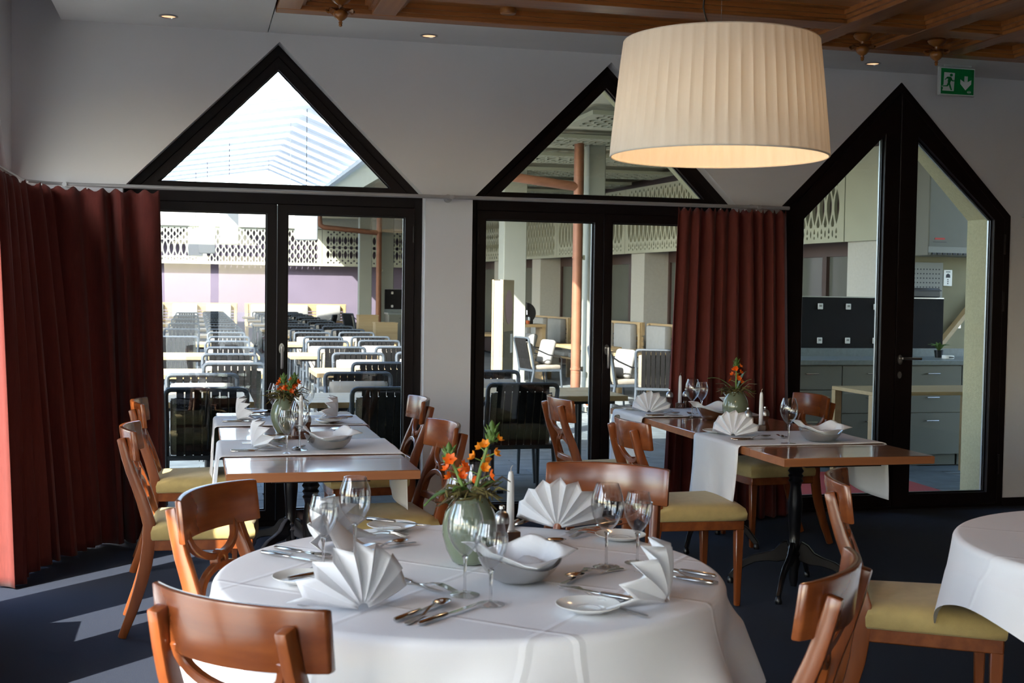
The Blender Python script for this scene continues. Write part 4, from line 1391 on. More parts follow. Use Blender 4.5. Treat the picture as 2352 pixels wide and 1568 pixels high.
# ------------------------------------------------------------------ terrace
TF = -.05                                   # terrace floor level
def brick_ground():
    m, t, b = new_mat('slate_far')
    tc = t.nodes.new('ShaderNodeTexCoord')
    br = t.nodes.new('ShaderNodeTexBrick')
    br.inputs['Scale'].default_value = 1.0
    br.inputs['Brick Width'].default_value = .9
    br.inputs['Row Height'].default_value = .3
    br.inputs['Mortar Size'].default_value = .008
    br.inputs['Color1'].default_value = (.19, .215, .22, 1)
    br.inputs['Color2'].default_value = (.15, .17, .175, 1)
    br.inputs['Mortar'].default_value = (.07, .075, .078, 1)
    t.links.new(tc.outputs['Object'], br.inputs['Vector'])
    t.links.new(br.outputs['Color'], b.inputs['Base Color'])
    b.inputs['Roughness'].default_value = .7
    MATS['slate_far'] = m
brick_ground()
gr = MB().box(-70, 90, 8.2, 90, TF - .1, TF - .012).build('ground', 'slate_far'); struct(gr, 'slate paved terrace ground')
struct(MB().box(-70, 90, -60, 8.18, TF - .1, TF - .012).build('ground_side', 'stucco_cream'), 'pale ground around the building')
sl = [MB().box(-.448, .448, -.148, .148, 0, .02).mesh('slab%d' % k, 'slate', bevel=.003) for k in range(3)]
row = 0
yy = 8.35
while yy < 14.0:
    for k in range(9):
        xx = -1.3 + .9 * k + (.45 if row % 2 else 0) + rnd.uniform(-.004, .004)
        link('paving_slab', sl[(k + row) % 3], gr, (xx, yy, TF - .02 + rnd.uniform(-.0015, .0015)))
    yy += .3; row += 1

# lattice panels -----------------------------------------------------
def lens(cx, cz, w_, h, n=5):
    pts = []
    for i in range(n): pts.append((cx + w_ / 2 * math.sin(PI * i / n), cz - h / 2 + h * i / n))
    for i in range(n): pts.append((cx - w_ / 2 * math.sin(PI * i / n), cz + h / 2 - h * i / n))
    return pts
def circ(cx, cz, r, n=8): return [(cx + r * math.cos(2 * PI * k / n), cz + r * math.sin(2 * PI * k / n)) for k in range(n)]
def star(cx, cz, r): return [(cx + (r if k % 2 == 0 else r * .45) * math.cos(PI * k / 4), cz + (r if k % 2 == 0 else r * .45) * math.sin(PI * k / 4)) for k in range(8)]
def drop(cx, cz, w_, h, s=1):
    return [(cx, cz - s * h / 2), (cx + s * w_ * .3, cz - s * h * .1), (cx + s * w_ * .5, cz + s * h * .2), (cx + s * w_ * .3, cz + s * h * .45), (cx - s * w_ * .3, cz + s * h * .45), (cx - s * w_ * .5, cz + s * h * .2), (cx - s * w_ * .3, cz - s * h * .1)]
def panel_mesh(kind, W=3.28, H=1.0, pitch=.164):
    hs = []
    n = int(W / pitch)
    for i in range(n):
        c = (i + .5) * pitch + (W - n * pitch) / 2
        h2 = c + pitch / 2
        last = i == n - 1
        if kind == 0:
            for z in (.20, .44, .68): hs.append(lens(c, z + .04, .105, .215))
            if not last:
                for z in (.13, .36, .60, .85): hs.append(lens(h2, z, .075, .19))
            hs.append(lens(c, .92, .05, .09)); hs.append(lens(c, .08, .05, .09))
        elif kind == 1:
            hs += [circ(c, .93, .028), circ(c, .07, .028), lens(c, .70, .105, .25), circ(c, .5, .052), lens(c, .30, .105, .25)]
            if not last: hs += [star(h2, .87, .042), star(h2, .13, .042), drop(h2, .74, .055, .18, -1), star(h2, .5, .028), drop(h2, .26, .055, .18, 1), lens(h2, .60, .035, .1), lens(h2, .40, .035, .1)]
        else:
            hs += [lens(c, .40, .115, .40), drop(c, .135, .04, .07, -1), circ(c, .06, .018), lens(c, .70, .07, .15), lens(c, .87, .06, .15)]
            if not last: hs += [drop(h2, .555, .075, .15, 1), drop(h2, .245, .075, .15, -1), lens(h2, .10, .035, .09), lens(h2, .785, .075, .16), circ(h2, .945, .022), circ(h2, .665, .02)]
    boxes = [(min(p[0] for p in h), max(p[0] for p in h), min(p[1] for p in h), max(p[1] for p in h)) for h in hs]
    out = [(0, 0), (W, 0), (W, H), (0, H)]
    pts, ed = [], []
    for lp_ in [out] + hs:
        k = len(pts)
        pts += [Vector(p) for p in lp_]
        ed += [(k + i, k + (i + 1) % len(lp_)) for i in range(len(lp_))]
    r = delaunay_2d_cdt(pts, ed, [], 0, 1e-6)
    V, T = r[0], r[2]
    def inside(p, lp_):
        c = False
        for i in range(len(lp_)):
            x1, y1 = lp_[i]; x2, y2 = lp_[i - 1]
            if (y1 > p[1]) != (y2 > p[1]) and p[0] < (x2 - x1) * (p[1] - y1) / (y2 - y1) + x1: c = not c
        return c
    tris = []
    for tri in T:
        cx_ = sum(V[i][0] for i in tri) / 3; cz_ = sum(V[i][1] for i in tri) / 3
        if not any(b_[0] <= cx_ <= b_[1] and b_[2] <= cz_ <= b_[3] and inside((cx_, cz_), hs[q]) for q, b_ in enumerate(boxes)):
            tris.append(tri)
    n = len(V); th = .045
    vs = [(v[0], 0, v[1]) for v in V] + [(v[0], th, v[1]) for v in V]
    fs = [tuple(q) for q in tris] + [tuple(i + n for i in reversed(q)) for q in tris]
    es = set()
    for q in tris:
        for i in range(3): es.add((q[i], q[(i + 1) % 3]))
    for a, b_ in es:
        if (b_, a) not in es: fs.append((b_, a, a + n, b_ + n))
    return MB().add(vs, fs).mesh('lattice', 'lattice_cream', smooth=False, merge=False)
PAN = [panel_mesh(k) for k in range(3)]

# far purple wall
FY = 36.0
fw = MB().box(-16, 9, FY, FY + .4, TF, 3.6).build('wall_far', 'purple_wall'); struct(fw, 'purple terrace wall with pale fretwork frieze')
MB().box(-16, 9, FY - .28, FY - .02, 3.12, 3.75).build('fascia', 'stucco_cream', fw)
MB().box(-16, 9, FY - .24, FY - .16, 2.08, 2.11).build('frieze_rail', 'lattice_cream', fw)
for i in range(6):
    link('fretwork_panel', PAN[[1, 2, 0, 1, 2, 2][i]], fw, (-6.37 + 3.29 * i, FY - .22, 2.11))

# pergola roof of white louvres
pg = thing('louvre_roof', 'white pitched louvre roof over the far terrace tables', 'pergola roof')
def louvre(y0, name='louvre'):
    mb = MB()
    ln_, th, tilt = 1.05, .05, .11
    for (xa, za, xb, zb) in ((1.72, 4.30, 2.93, 3.82), (1.72, 4.30, -9.5, 2.55)):
        p = [(xa, y0, za), (xb, y0, zb), (xb, y0 + ln_, zb + tilt), (xa, y0 + ln_, za + tilt)]
        mb.hexa(p + [(x, y, z + th) for x, y, z in p])
    return mb
lm = louvre(0).mesh('louvre', 'roof_white', smooth=False)
for k in range(14):
    link('louvre', lm, pg, (0, 16.8 + 1.1 * k, 0))
for (xa, za) in ((2.86, 3.76),):
    MB().box(xa - .05, xa + .05, 16.6, 32.2, za - .08, za).build('carrier_beam', 'roof_white', pg)
for yy in (20.0, 26.0, 31.5):
    MB().tube([(1.45, yy, 4.1), (1.45, yy, 2.9)], .008, 6).build('tie_rod', 'roof_white', pg)
# hanging white lanterns
ln_ = thing('hanging_lantern', 'x', 'lantern', group='white box lanterns under the louvre roof')
MB().box(-.165, .165, -.165, .165, 0, .62).build('box', 'roof_white', ln_, bevel=.01)
MB().tube([(0, 0, .62), (0, 0, 2.05)], .006, 6).build('cord', 'alu_grey', ln_)
for i, (x, y, z, lb) in enumerate([(1.70, 20.0, 2.22, 'white box lantern hanging left of the copper pipe elbow'), (.62, 24.0, 2.25, 'white box lantern nearest the mullion among those left of it'),
                                   (.25, 27.0, 2.15, 'white box lantern in the middle of the three left of the mullion'), (.02, 30.0, 2.15, 'white box lantern closest to the red curtain edge')]):
    place(ln_, 'lantern', x, y, z, 0, lb)

# roof over the service side, columns, copper pipes
sf = MB().box(3.0, 9, 9.02, 36, 3.42, 3.7).build('ceiling_terrace', 'soffit'); struct(sf, 'beige soffit above the covered terrace')
MB().box(2.95, 3.05, 9.02, 36, 3.30, 3.72).build('fascia', 'lattice_cream', sf)
for k in range(7):
    link('fretwork_panel', PAN[k % 3], sf, (4.0, 12.5 + 2.0 * k, 3.36), (PI / 2 * -1, 0, 0))
def column(x, y, s, label):
    c = thing('terrace_column', label, 'column', (x, y, 0), 0, 'grey green terrace columns')
    MB().box(-s / 2, s / 2, -s / 2, s / 2, TF, 3.42).build('shaft', 'column_paint', c, bevel=.01)
    MB().box(-s / 2 - .01, s / 2 + .01, -s / 2 - .01, s / 2 + .01, TF, TF + .12).build('plinth', 'column_paint', c)
    return c
column(4.92, 15.25, .22, 'slim pale column directly behind the copper downpipe')
column(4.78, 18.9, .36, 'wide grey green column behind the menu stand')
column(3.95, 30.0, .30, 'distant grey green column left of the far copper pipe')
column(4.50, 30.3, .33, 'distant grey green column right of the far copper pipe')
def pipe(x, y, r, dx, label):
    p = thing('copper_downpipe', label, 'pipe', (x, y, 0), 0, 'copper downpipes')
    MB().tube([(0, 0, TF), (0, 0, 3.33)], r, 18).build('pipe', 'copper', p)
    MB().tube([(0, 0, 2.78), (-dx * .5, 0, 2.83), (-dx, 0, 2.88), (-dx - .08, 0, 2.93), (-dx - .1, 0, 3.05), (-dx - .1, 0, 3.29)], r * .92, 14).build('side_branch', 'copper', p)
    for z in (.18, .50, 1.9):
        cl_ = MB().tube([(0, 0, z - .012), (0, 0, z + .012)], r * 1.12, 18).build('clamp', 'copper', p)
        MB().box(r * .8, r * 1.5, -.02, .02, z - .03, z + .03).build('clamp_bolt', 'steel', cl_)
    return p
pipe(4.655, 15.08, .062, .9, 'copper downpipe with branch in the middle window')
pipe(4.22, 29.55, .065, 1.3, 'distant copper downpipe with elbow in the first window')
sk = thing('wall_socket', 'small pale socket box at the foot of the copper pipe', 'socket', (4.80, 15.08, .06))
MB().box(-.035, .035, -.04, .0, -.04, .04).build('box', 'white_plastic', sk, bevel=.004)
MB().lathe([(0, 0), (.02, 0), (.02, .006), (0, .006)], 14).build('cover', 'copper', sk, (0, -.04, 0), (PI / 2, 0, 0))

# building along the service side: deep pillars with brown windows
bl = link('wall_service', None, None, (7.85, 13.0, 0), math.radians(94.65)); struct(bl, 'pale stucco building with fretwork frieze and brown windows')
MB().box(-.9, 25, -1.0, -.62, TF, 3.6).build('rear_wall', 'stucco_cream', bl)
pil = [(.05, .95), (3.3, 3.85), (6.85, 7.38), (9.4, 9.95), (11.9, 12.4), (14.4, 14.95), (17.5, 18.1)]
for a, b_ in pil:
    MB().box(a, b_, -.63, 0, TF, 2.16).build('pillar', 'stucco_cream', bl)
MB().box(-.9, 25, -.62, -.32, 2.16, 3.6).build('shade_brown_lintel', 'brown_frame', bl)  # dark brown stands in for shade behind the fretwork holes
for i in range(7):
    link('fretwork_panel', PAN[2 if i < 3 else [0, 1, 2][i % 3]], bl, (.95 + 3.29 * i, .02, 2.13), None, (1, 1, 1.1))
MB().box(-.9, .94, .02, .06, 2.13, 3.23).build('plain_panel', 'lattice_cream', bl)
for i in range(len(pil) - 1):
    a, b_ = pil[i][1], pil[i + 1][0]
    w_ = MB().ring([(a, .0), (b_, .0), (b_, 2.16), (a, 2.16)], [(a + .06, .45), (b_ - .06, .45), (b_ - .06, 1.98), (a + .06, 1.98)], -.52, -.44).build('window_frame', 'brown_frame', bl)
    m_ = (a + b_) / 2
    MB().box(m_ - .05, m_ + .05, -.51, -.43, .45, 1.98).build('mullion', 'brown_frame', w_)
    MB().box(a + .06, m_ - .05, -.50, -.48, .45, 1.98).build('pane', 'frosted', w_)
    MB().box(m_ + .05, b_ - .06, -.50, -.48, .45, 1.98).build('pane', 'frosted', w_)

# terrace chairs ------------------------------------------------------
def make_tchair():
    t = thing('terrace_chair', 'x', 'chair', group='strap back terrace chairs')
    hw = .255
    fr = []
    for s in (-1, 1):
        pass
    pts = [(-hw, -.20, .40), (-hw, -.235, .60), (-hw - .005, -.285, .81)] + [(-hw + .03 - .035 * math.cos(a), -.288, .815 + .035 * math.sin(a)) for a in (PI / 6, PI / 3, PI / 2)] + \
          [(hw - .03 + .035 * math.cos(a), -.288, .815 + .035 * math.sin(a)) for a in (PI / 2, PI / 3, PI / 6)] + [(hw + .005, -.285, .81), (hw, -.235, .60), (hw, -.20, .40)]
    MB().tube(pts, .017, 8).build('back_frame', 'alu_grey', t)
    MB().ring([(-.26, -.22), (.26, -.22), (.26, .24), (-.26, .24)], [(-.23, -.19), (.23, -.19), (.23, .21), (-.23, .21)], .375, .405, 'xy').build('seat_frame', 'alu_grey', t)
    for s in (-1, 1):
        MB().tube([(s * hw, -.20, .40), (s * (hw + .005), -.24, .2), (s * (hw + .01), -.275, 0)], [.016, .015, .012], 8).build('leg', 'alu_grey', t)
        MB().tube([(s * hw, .22, .40), (s * (hw + .005), .235, .2), (s * (hw + .01), .25, 0)], [.016, .015, .012], 8).build('leg', 'alu_grey', t)
        MB().tube([(s * hw, -.27, .76), (s * (hw + .012), -.16, .69), (s * (hw + .015), .02, .615), (s * (hw + .012), .2, .585), (s * hw, .235, .55), (s * hw, .235, .40)], .010, 7).build('armrest', 'alu_dark', t)
    n = 7
    for k in range(n):
        x = -.168 + .056 * k
        MB().sweep([(x, -.212, .40), (x, -.255, .60), (x, -.306, .80), (x, -.305,   .845), (x, -.268, .845), (x, -.262, .80)], .0232, .0035, (0, 1, .2)).build('strap', 'rope', t)
    # cushion: woven back, quilted front
    def cush(hw_, y0, y1, z0, z1, lean, th):
        m = MB()
        vs = []
        for (z, f) in ((z0, 0), (z0 + .03, 1), ((z0 + z1) / 2, 1.15), (z1 - .03, 1), (z1, 0)):
            yy = -.215 - lean * (z - z0)
            for (x, g) in ((-hw_, 0), (-hw_ + .03, 1), (0, 1.15), (hw_ - .03, 1), (hw_, 0)):
                vs.append((x, yy + .03 + th * min(f, g), z))
        for (z, f) in ((z0, 0), (z0 + .03, 1), ((z0 + z1) / 2, 1), (z1 - .03, 1), (z1, 0)):
            yy = -.215 - lean * (z - z0)
            for (x, g) in ((-hw_, 0), (-hw_ + .03, 1), (0, 1), (hw_ - .03, 1), (hw_, 0)):
                vs.append((x, yy + .03 - .022 * min(f, g), z))
        fs = []
        for j in range(4):
            for i in range(4):
                fs.append((j * 5 + i, j * 5 + i + 1, (j + 1) * 5 + i + 1, (j + 1) * 5 + i))
        k = len(fs)
        for j in range(4):
            for i in range(4):
                fs.append((25 + j * 5 + i + 1, 25 + j * 5 + i, 25 + (j + 1) * 5 + i, 25 + (j + 1) * 5 + i + 1))
        m.add(vs, fs)
        m.mi = [0] * k + [1] * (len(fs) - k)
        return m
    bc = cush(.228, 0, 0, .42, .79, .19, .05).build('back_cushion', ['cushion_taupe', 'weave'], t, angle=60)
    MB().tube([(-.228, -.185, .43), (-.228, -.255, .775), (-.20, -.258, .79), (.20, -.258, .79), (.228, -.255, .775), (.228, -.185, .43)], .004, 5).build('piping', 'cushion_grey', bc)
    MB().box(-.235, .235, -.19, .235, .405, .465).build('seat_cushion', 'cushion_taupe', t, bevel=.018, segs=2)
    return t
tc0 = make_tchair()
def tchair(x, y, dx, dy, lb):
    """x, y: the back; dx, dy: looking direction"""
    L_ = math.hypot(dx, dy)
    return place(tc0, 'tchair', x + dx / L_ * .29, y + dy / L_ * .29, TF, face(dx, dy), lb)
def make_ttable():
    t = thing('terrace_table', 'x', 'table', group='pale wooden terrace tables')
    for k in range(4):
        MB().box(-.7, .7, -.41 + .206 * k, -.41 + .206 * k + .202, .70, .74).build('plank', 'pale_wood', t, bevel=.002)
    MB().box(-.6, .6, -.36, .36, .675, .699).build('under_frame', 'alu_dark', t)
    for s in (-1, 1):
        MB().tube([(s * .40, -.02, .02), (s * .40, -.02, .68)], .022, 10).tube([(s * .40, .04, .02), (s * .40, .04, .68)], .022, 10).build('column', 'alu_dark', t)
        MB().sweep([(s * .40, -.30, .012), (s * .40, -.1, .03), (s * .40, .1, .03), (s * .40, .30, .012)], .028, .012).build('foot', 'alu_dark', t)
    return t
tt0 = make_ttable()
def ttable(x0, x1, y0, y1, lb):
    return place(tt0, 'ttable', (x0 + x1) / 2, (y0 + y1) / 2, TF, 0, lb, ((x1 - x0) / 1.4, (y1 - y0) / .82, 1))
ORD = ['first', 'second', 'third', 'fourth', 'fifth', 'sixth', 'seventh', 'eighth', 'ninth']
YB = [8.44, 11.15, 14.1, 17.05, 20.0, 23.0, 26.0, 29.0, 32.0]
XA = [.08, .34, .39, .45, .47, .48, .48, .48, .48]
XB = [1.29, 1.64, 1.62, 1.70, 1.74, 1.75, 1.75, 1.75, 1.75]
for i in range(9):
    o_ = ORD[i]
    yb = YB[i] + (.0 if i else 0)
    tchair(XA[i], yb, 0, 1, 'dark strap-back terrace chair seen from behind, %s row, curtain side column' % o_)
    tchair(XA[i] + (0 if i else -.02), yb + (1.36 if i == 0 else 1.55), 0, -1, 'terrace chair with taupe cushion facing the room, %s row, curtain side column' % o_)
    ttable(XA[i] - 1.1, XA[i] + (.33 if i else .32), yb + .30, yb + 1.12, 'pale terrace table in the %s row, curtain side column' % o_)
    if i > 2:
        tchair(XA[i] - .66, yb, 0, 1, 'dark strap-back terrace chair seen from behind, %s row, next to the curtain edge' % o_)
    tchair(XB[i], yb + (.1 if i else -.03), 0, 1, 'dark strap-back terrace chair seen from behind, %s row, pier side column' % o_)
    tchair(XB[i] + (.0 if i else -.03), yb + (1.48 if i == 0 else 1.75), 0, -1, 'terrace chair with taupe cushion facing the room, %s row, pier side column' % o_)
    tchair(2.30 if i == 0 else XB[i] + .66, yb + (.28 if i == 0 else .2), 0, 1, 'dark strap-back terrace chair seen from behind, %s row, beyond the white pier' % o_)
    tchair(2.36 if i == 0 else XB[i] + .68, yb + (1.66 if i == 0 else 1.9), 0, -1, 'terrace chair with taupe cushion facing the room, %s row, beyond the white pier' % o_)
    ttable(.74 if i == 0 else XB[i] - .55, 1.93 if i == 0 else XB[i] + 1.05, yb + (.2 if i == 0 else .42), yb + (1.0 if i == 0 else 1.24), 'pale terrace table in the %s row, pier side column' % o_)

ttable(1.97, 3.2, 9.0, 9.82, 'pale terrace table just outside the middle window')
# service side: benches, chairs, tables
def make_bench(L_):
    t = thing('slatted_bench', 'x', 'bench', group='pale slatted benches')
    for s in (-1, 1):
        MB().box(s * (L_ / 2 - .05) - .035, s * (L_ / 2 - .05) + .035, -.30, -.24, 0, 1.05).build('post', 'pale_wood', t)
        MB().box(s * (L_ / 2 - .05) - .035, s * (L_ / 2 - .05) + .035, .18, .25, 0, .42).build('leg', 'pale_wood', t)
    MB().box(-L_ / 2, L_ / 2, -.32, -.27, .86, 1.06).build('top_board', 'pale_wood', t)
    for k in range(5):
        MB().box(-L_ / 2, L_ / 2, -.31, -.285, .46 + .08 * k, .515 + .08 * k).build('back_slat', 'pale_wood', t)
    for k in range(4):
        MB().box(-L_ / 2, L_ / 2, -.25 + .13 * k, -.135 + .13 * k, .40, .43).build('seat_slat', 'pale_wood', t)
    for k in range(int(L_ / .9)):
        x = -L_ / 2 + .5 + .9 * k
        MB().box(x - .33, x + .33, -.27, -.15, .60, 1.03).build('back_cushion', 'cushion_grey', t, bevel=.03, segs=2)
        MB().box(x - .36, x + .36, -.20, .26, .431, .51).build('seat_cushion', 'cushion_grey', t, bevel=.025, segs=2)
    return t
bn0 = make_bench(2.8)
for x, y, a, lb in [(6.55, 16.6, 94.65, 'pale slatted bench with grey cushions right of the copper pipe'), (6.30, 19.6, 94.65, 'pale slatted bench behind the copper pipe'),
                    (6.05, 22.6, 94.65, 'pale slatted bench behind two side-on terrace chairs'), (2.75, 35.2, 180, 'pale slatted bench along the purple wall by the far pipe'),
                    (-.25, 35.2, 180, 'pale slatted bench along the purple wall at its middle'), (-3.25, 35.2, 180, 'pale slatted bench along the purple wall by the curtain')]:
    place(bn0, 'bench', x, y, TF, math.radians(a), lb)
for x, y, dx, dy, lb in [(4.98, 19.9, .92, .2, 'light strap-back chair side-on beside the wide column'), (4.55, 17.4, .92, .15, 'light strap-back chair side-on between column and copper pipe'),
                         (4.78, 14.55, .95, .2, 'armed terrace chair with grey pillow right of the window mullion'), (5.25, 13.75, .35, .9, 'strap-back terrace chair seen from behind beside the second curtain'),
                         (3.35, 31.0, -.9, .3, 'distant white-lit chair turned side-on before the purple wall'), (3.9, 33.0, .8, .4, 'distant pale chair beside the far grey columns')]:
    tchair(x, y, dx, dy, lb)
pw0 = thing('throw_pillow', 'x', 'pillow', group='grey throw pillows')
MB().box(-.19, .19, -.05, .05, 0, .36).build('cover', 'cushion_grey', pw0, bevel=.045, segs=3)
for x, y, a, lb in [(5.32, 20.0, -1.4, 'grey throw pillow on the chair beside the wide column'), (4.90, 17.46, -1.4, 'grey throw pillow on the chair near the copper pipe'), (5.10, 14.64, -1.35, 'grey throw pillow on the armed chair right of the mullion')]:
    place(pw0, 'pillow', x, y, TF + .47, (-.25, 0, a), lb)
for x0, x1, y0, y1, lb in [(5.25, 5.95, 15.2, 16.4, 'pale terrace table before the bench right of the copper pipe'), (5.2, 5.9, 16.9, 17.9, 'pale terrace table behind the copper pipe'), (4.85, 5.45, 21.7, 22.7, 'pale terrace table beside the wide column')]:
    ttable(x0, x1, y0, y1, lb)
# plain wooden table outside the double door
wt = thing('side_table', 'pale wooden table edge seen through the double door', 'table', (5.9, 9.3, TF + .0125))
MB().box(-.65, .65, -.33, .33, .715, .745).build('table_top', 'pale_wood', wt, bevel=.002)
for sx_ in (-1, 1):
    for sy_ in (-1, 1):
        MB().box(sx_ * .62 - .03, sx_ * .62 + .03, sy_ * .30 - .03, sy_ * .30 + .03, 0, .714).build('leg', 'pale_wood', wt)
# wooden service boxes far back
for i, (x, y, w_, h, lb) in enumerate([(3.62, 27.0, .42, .93, 'taller pale wooden planter box by the far copper pipe'), (3.86, 26.0, .46, .80, 'shorter pale wooden planter box in front of the taller one')]):
    b_ = thing('planter_box', lb, 'planter', (x, y, TF), 0, 'pale wooden planter boxes')
    MB().box(-w_ / 2, w_ / 2, -.2, .2, 0, h).build('box', 'pale_wood', b_)
    MB().ring([(-w_ / 2 - .01, -.21), (w_ / 2 + .01, -.21), (w_ / 2 + .01, .21), (-w_ / 2 - .01, .21)], [(-w_ / 2 + .03, -.17), (w_ / 2 - .03, -.17), (w_ / 2 - .03, .17), (-w_ / 2 + .03, .17)], h, h + .02, 'xy').build('rim', 'pale_wood', b_)

# drink dispenser with cup on a small table
dt = thing('service_stand', 'narrow pale stand carrying the black drink dispenser', 'stand', (5.55, 20.95, TF))
MB().box(-.3, .3, -.25, .25, .90, .95).build('top', 'pale_wood', dt)
for s in (-1, 1):
    MB().box(s * .27 - .03, s * .27 + .03, -.22, .22, 0, .90).build('side', 'pale_wood', dt)
dd = thing('drink_dispenser', 'round black drink dispenser with a silver tap', 'dispenser', (5.55, 21.0, TF + .95))
MB().tube([(0, -.06, .19), (0, .10, .19)], .18, 28).build('drum', 'black_plastic', dd)
MB().box(-.12, .12, -.10, .10, 0, .06).build('base', 'black_plastic', dd)
MB().tube([(0, -.06, .24), (0, -.13, .23), (0, -.14, .16)], .014, 8).build('tap', 'steel', dd)
MB().tube([(0, -.11, .25), (0, -.12, .36)], [.012, .018], 8).build('tap_handle', 'black_plastic', dd)
cp = thing('plastic_cup', 'clear cup of orange drink under the silver tap', 'cup', (5.55, 20.80, TF + .95))
MB().lathe([(.032, 0), (.042, .12), (.041, .12), (.031, .002)], 16).build('cup_wall', 'wine_glass', cp)
MB().lathe([(0, .003), (.031, .003), (.036, .062), (0, .062)], 16).build('drink', 'juice', cp)

# menu stand
ms_ = thing('menu_stand', 'tall pale information stand with rose oval beside the column', 'sign stand', (2.86, 11.9, TF), math.radians(64))
MB().box(0, .52, -.03, .03, .02, 1.62).build('board', 'sign_panel', ms_, bevel=.003)
for k, (a, b_) in enumerate([(-.062, -.044), (-.043, -.033), (.033, .05)]):
    MB().box(0, .52, a, b_, .02, 1.63).build('layer', ['pale_wood', 'sign_border', 'pale_wood'][k], ms_)
MB().box(-.05, .57, -.2, .2, 0, .02).build('base', 'alu_dark', ms_)
MB().prism([(.27 + .17 * math.cos(2 * PI * k / 28), 1.36 + .17 * math.sin(2 * PI * k / 28)) for k in range(28)], -.065, -.062).build('rose_disc', 'sign_rose', ms_, smooth=False)
MB().box(.05, .48, -.0645, -.062, .35, 1.12).build('text_field', 'sign_text', ms_)
MB().box(.35, .46, -.0655, -.0645, .90, 1.09).build('label', 'white_plastic', ms_)

# ------------------------------------------------------------------ service counter outside the double door
def station(ox, oy, units, key):
    top = thing('counter_worktop', 'slate grey worktop with upstand ' + key, 'worktop', (ox, oy, TF))
    W_ = .6 * units
    MB().box(-.02, W_ + .02, -.02, .66, .912, .955).build('slab', 'counter_top', top, bevel=.003)
    MB().box(-.02, W_ + .02, .64, .66, .955, 1.03).build('upstand', 'counter_top', top)
    for u in range(units):
        c = thing('counter_unit', ['grey door cabinet', 'grey drawer cabinet, second unit,', 'grey drawer cabinet, third unit,', 'grey drawer cabinet, fourth unit,', 'grey drawer cabinet, fifth unit,'][u] + ' ' + key, 'cabinet', (ox + .6 * u, oy, TF), 0, 'grey service cabinets ' + key)
        MB().box(.003, .597, .02, .62, .10, .911).build('carcass', 'counter_front', c)
        MB().box(.01, .59, .06, .58, 0, .10).build('plinth', 'counter_front', c)
        fr = [(.105, .905)] if u == 0 else [(.105, .48), (.485, .69), (.695, .905)]
        for a, b_ in fr:
            d = MB().box(.004, .596, .0, .019, a, b_ - .002).build('door' if u == 0 else 'drawer', 'counter_front', c, bevel=.001)
            MB().tube([(.24, 0, b_ - .07), (.24, -.025, b_ - .07), (.36, -.025, b_ - .07), (.36, 0, b_ - .07)], .005, 6).build('handle', 'steel', d)
        if u in (2, 4):
            MB().box(.02, .17, -.001, 0, .655, .675).build('paper_label', 'paper', c)
    b_ = thing('socket_board', 'black board with two rows of white sockets ' + key, 'board', (ox, oy + .70, TF))
    MB().box(0, W_ - .35, 0, .03, 1.01, 1.505).build('panel', 'board_black', b_)
    MB().box(0, W_ - .35, -.004, .034, 1.505, 1.515).build('top_trim', 'brushed', b_)
    n = int((W_ - .45) / .29)
    for k in range(n):
        for z in (1.10, 1.42):
            s_ = MB().box(.18 + .29 * k - .025, .18 + .29 * k + .025, -.016, 0, z - .028, z + .028).build('socket', 'white_plastic', b_, bevel=.004)
            MB().box(.18 + .29 * k - .015, .18 + .29 * k + .012, -.018, -.016, z - .004, z + .014).build('socket_window', 'paper', s_)
station(4.35, 10.0, 5, 'outside the double door')
station(4.42, 29.2, 2, 'far back by the grey columns')
# side wall behind the counter with wall fittings
wr = MB().box(6.95, 10, 11.3, 11.6, TF, 3.42).build('wall_niche', 'wall_ochre'); struct(wr, 'ochre wall behind the service counter')
ac = thing('air_heater', 'large white wall heater with vent slots above the counter', 'heater', (7.02, 11.3, 1.88))
MB().box(0, 1.0, -.28, 0, 0, .98).build('casing', 'heater_beige', ac, bevel=.01)
MB().box(.0, 1.0, -.285, -.28, .03, .09).build('vent_strip', 'counter_front', ac)
for k in range(16):
    MB().box(.04 + .058 * k, .075 + .058 * k, -.29, -.28, .012, .03).build('vent_slot', 'ink', ac)
MB().box(.07, .18, -.284, -.28, .16, .178).build('badge', 'ink_red', ac)
MB().box(.05, .20, -.283, -.28, .135, .139).build('badge_line', 'ink', ac)
cal = thing('wall_calendar', 'printed white calendar sheet under the wall heater', 'calendar', (7.0, 11.28, 1.42))
MB().box(0, .36, 0, .006, 0, .40).build('sheet', 'paper', cal)
dots = MB()
for r in range(6):
    for c in range(9):
        dots.box(.03 + .035 * c, .045 + .035 * c, -.001, 0, .10 + .045 * r, .112 + .045 * r)
dd_ = dots.build('print', 'ink', cal); dd_['kind'] = 'stuff'
th = thing('wall_thermostat', 'small white controller with keypad on the ochre wall', 'controller', (7.37, 11.28, 1.585))
MB().box(0, .10, 0, .02, 0, .165).build('case', 'white_plastic', th, bevel=.004)
MB().prism([(.025, .085), (.075, .085), (.072, .115), (.05, .128), (.028, .115)], -.002, 0).build('keypad', 'ink', th, smooth=False)
MB().box(.025, .075, -.002, 0, .138, .15).build('display', 'counter_top', th)
for k in range(3):
    MB().box(.044, .056, -.002, 0, .02 + .02 * k, .03 + .02 * k).build('button', 'ink', th)
hr = thing('handrail', 'pale wooden handrail rising diagonally beside the counter', 'handrail', (0, 0, 0))
MB().sweep([(7.28, 11.22, .96), (7.75, 11.22, 1.50)], .02, .045, (0, 1, 0)).build('rail', 'pale_wood', hr)
MB().box(7.50, 7.53, 11.2, 11.3, 1.16, 1.22).build('bracket', 'brushed', hr)
bx = thing('black_case', 'flat black case lying on top of the socket board', 'case', (6.62, 10.72, TF + 1.516))
MB().box(-.12, .32, -.06, .16, 0, .09).build('body', 'black_plastic', bx, bevel=.012)
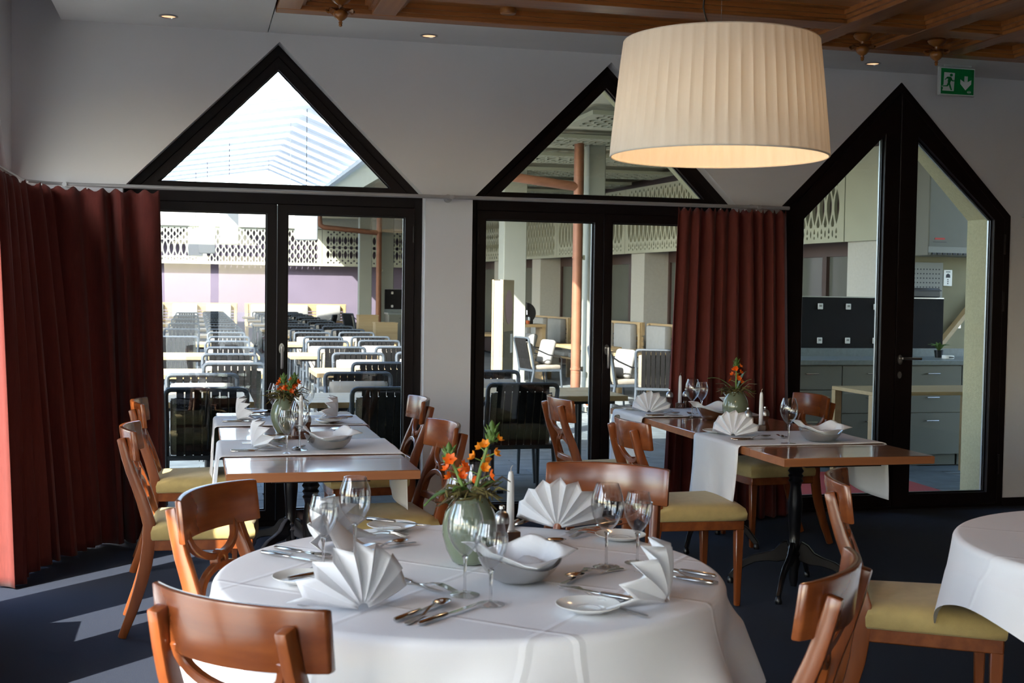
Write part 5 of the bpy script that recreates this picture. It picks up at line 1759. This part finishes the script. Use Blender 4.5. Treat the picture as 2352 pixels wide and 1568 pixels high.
MB().box(-.125, .325, -.065, .165, .062, .072).build('lid_seam', 'ink', bx)
ash = thing('ashtray', 'white round ashtray with dark print on the worktop', 'ashtray', (6.72, 10.18, TF + .956))
MB().lathe([(0, 0), (.05, 0), (.055, .005), (.055, .032), (.050, .032), (.046, .010), (0, .010)], 28).build('dish', 'porcelain', ash)
MB().box(-.025, .025, -.0565, -.054, .012, .022).build('print', 'ink', ash)
pt = thing('potted_plant', 'small dark leafy plant behind the white ashtray', 'plant', (6.78, 10.42, TF + .956))
MB().lathe([(0, 0), (.035, 0), (.045, .07), (.04, .07), (.03, .01), (0, .01)], 16).build('pot', 'iron', pt)
for k in range(12):
    a = 2.4 * k
    MB().sweep([(0, 0, .06), (.05 * math.cos(a), .05 * math.sin(a), .12), (.10 * math.cos(a), .10 * math.sin(a), .11 + .01 * (k % 4))], [.004, .016, .002], .001).build('leaf', 'leaf', pt)
# red carpet and mat outside the door
rc = thing('red_carpet', 'red carpet laid outside the double door', 'carpet', (4.75, 9.0, TF), math.radians(-3))
MB().box(-.95, .95, -.75, .75, 0, .012).build('pile', 'red_carpet', rc, bevel=.003)
mt = thing('logo_mat', 'glossy red mat with white scribbled lettering at the threshold', 'mat', (4.42, 8.42, TF + .0125))
MB().box(-.22, .22, -.14, .14, 0, .006).build('sheet', 'mat_red', mt)
MB().tube([(-.2, -.10, .007), (-.1, -.12, .007), (0, -.10, .007), (.06, -.12, .007), (.08, -.08, .007), (.11, -.11, .007), (.14, -.09, .007)], .004, 5).build('script', 'sign_white', mt)
MB().tube([(.18 + .02 * math.cos(2 * PI * k / 16), -.09 + .02 * math.sin(2 * PI * k / 16), .007) for k in range(16)], .0025, 5, True).build('mark_ring', 'sign_white', mt)
# socket strip and lever lamps etc. on the room's side wall are outside the frame
wl = thing('wall_switch', 'small dark fitting on the white wall at the right frame edge', 'fitting', (5.66, WY, 2.055))
MB().tube([(0, 0, 0), (0, -.03, 0)], .012, 12).tube([(-.0, -.03, 0), (.05, -.03, 0)], .010, 10).build('arm', 'rod_metal', wl)
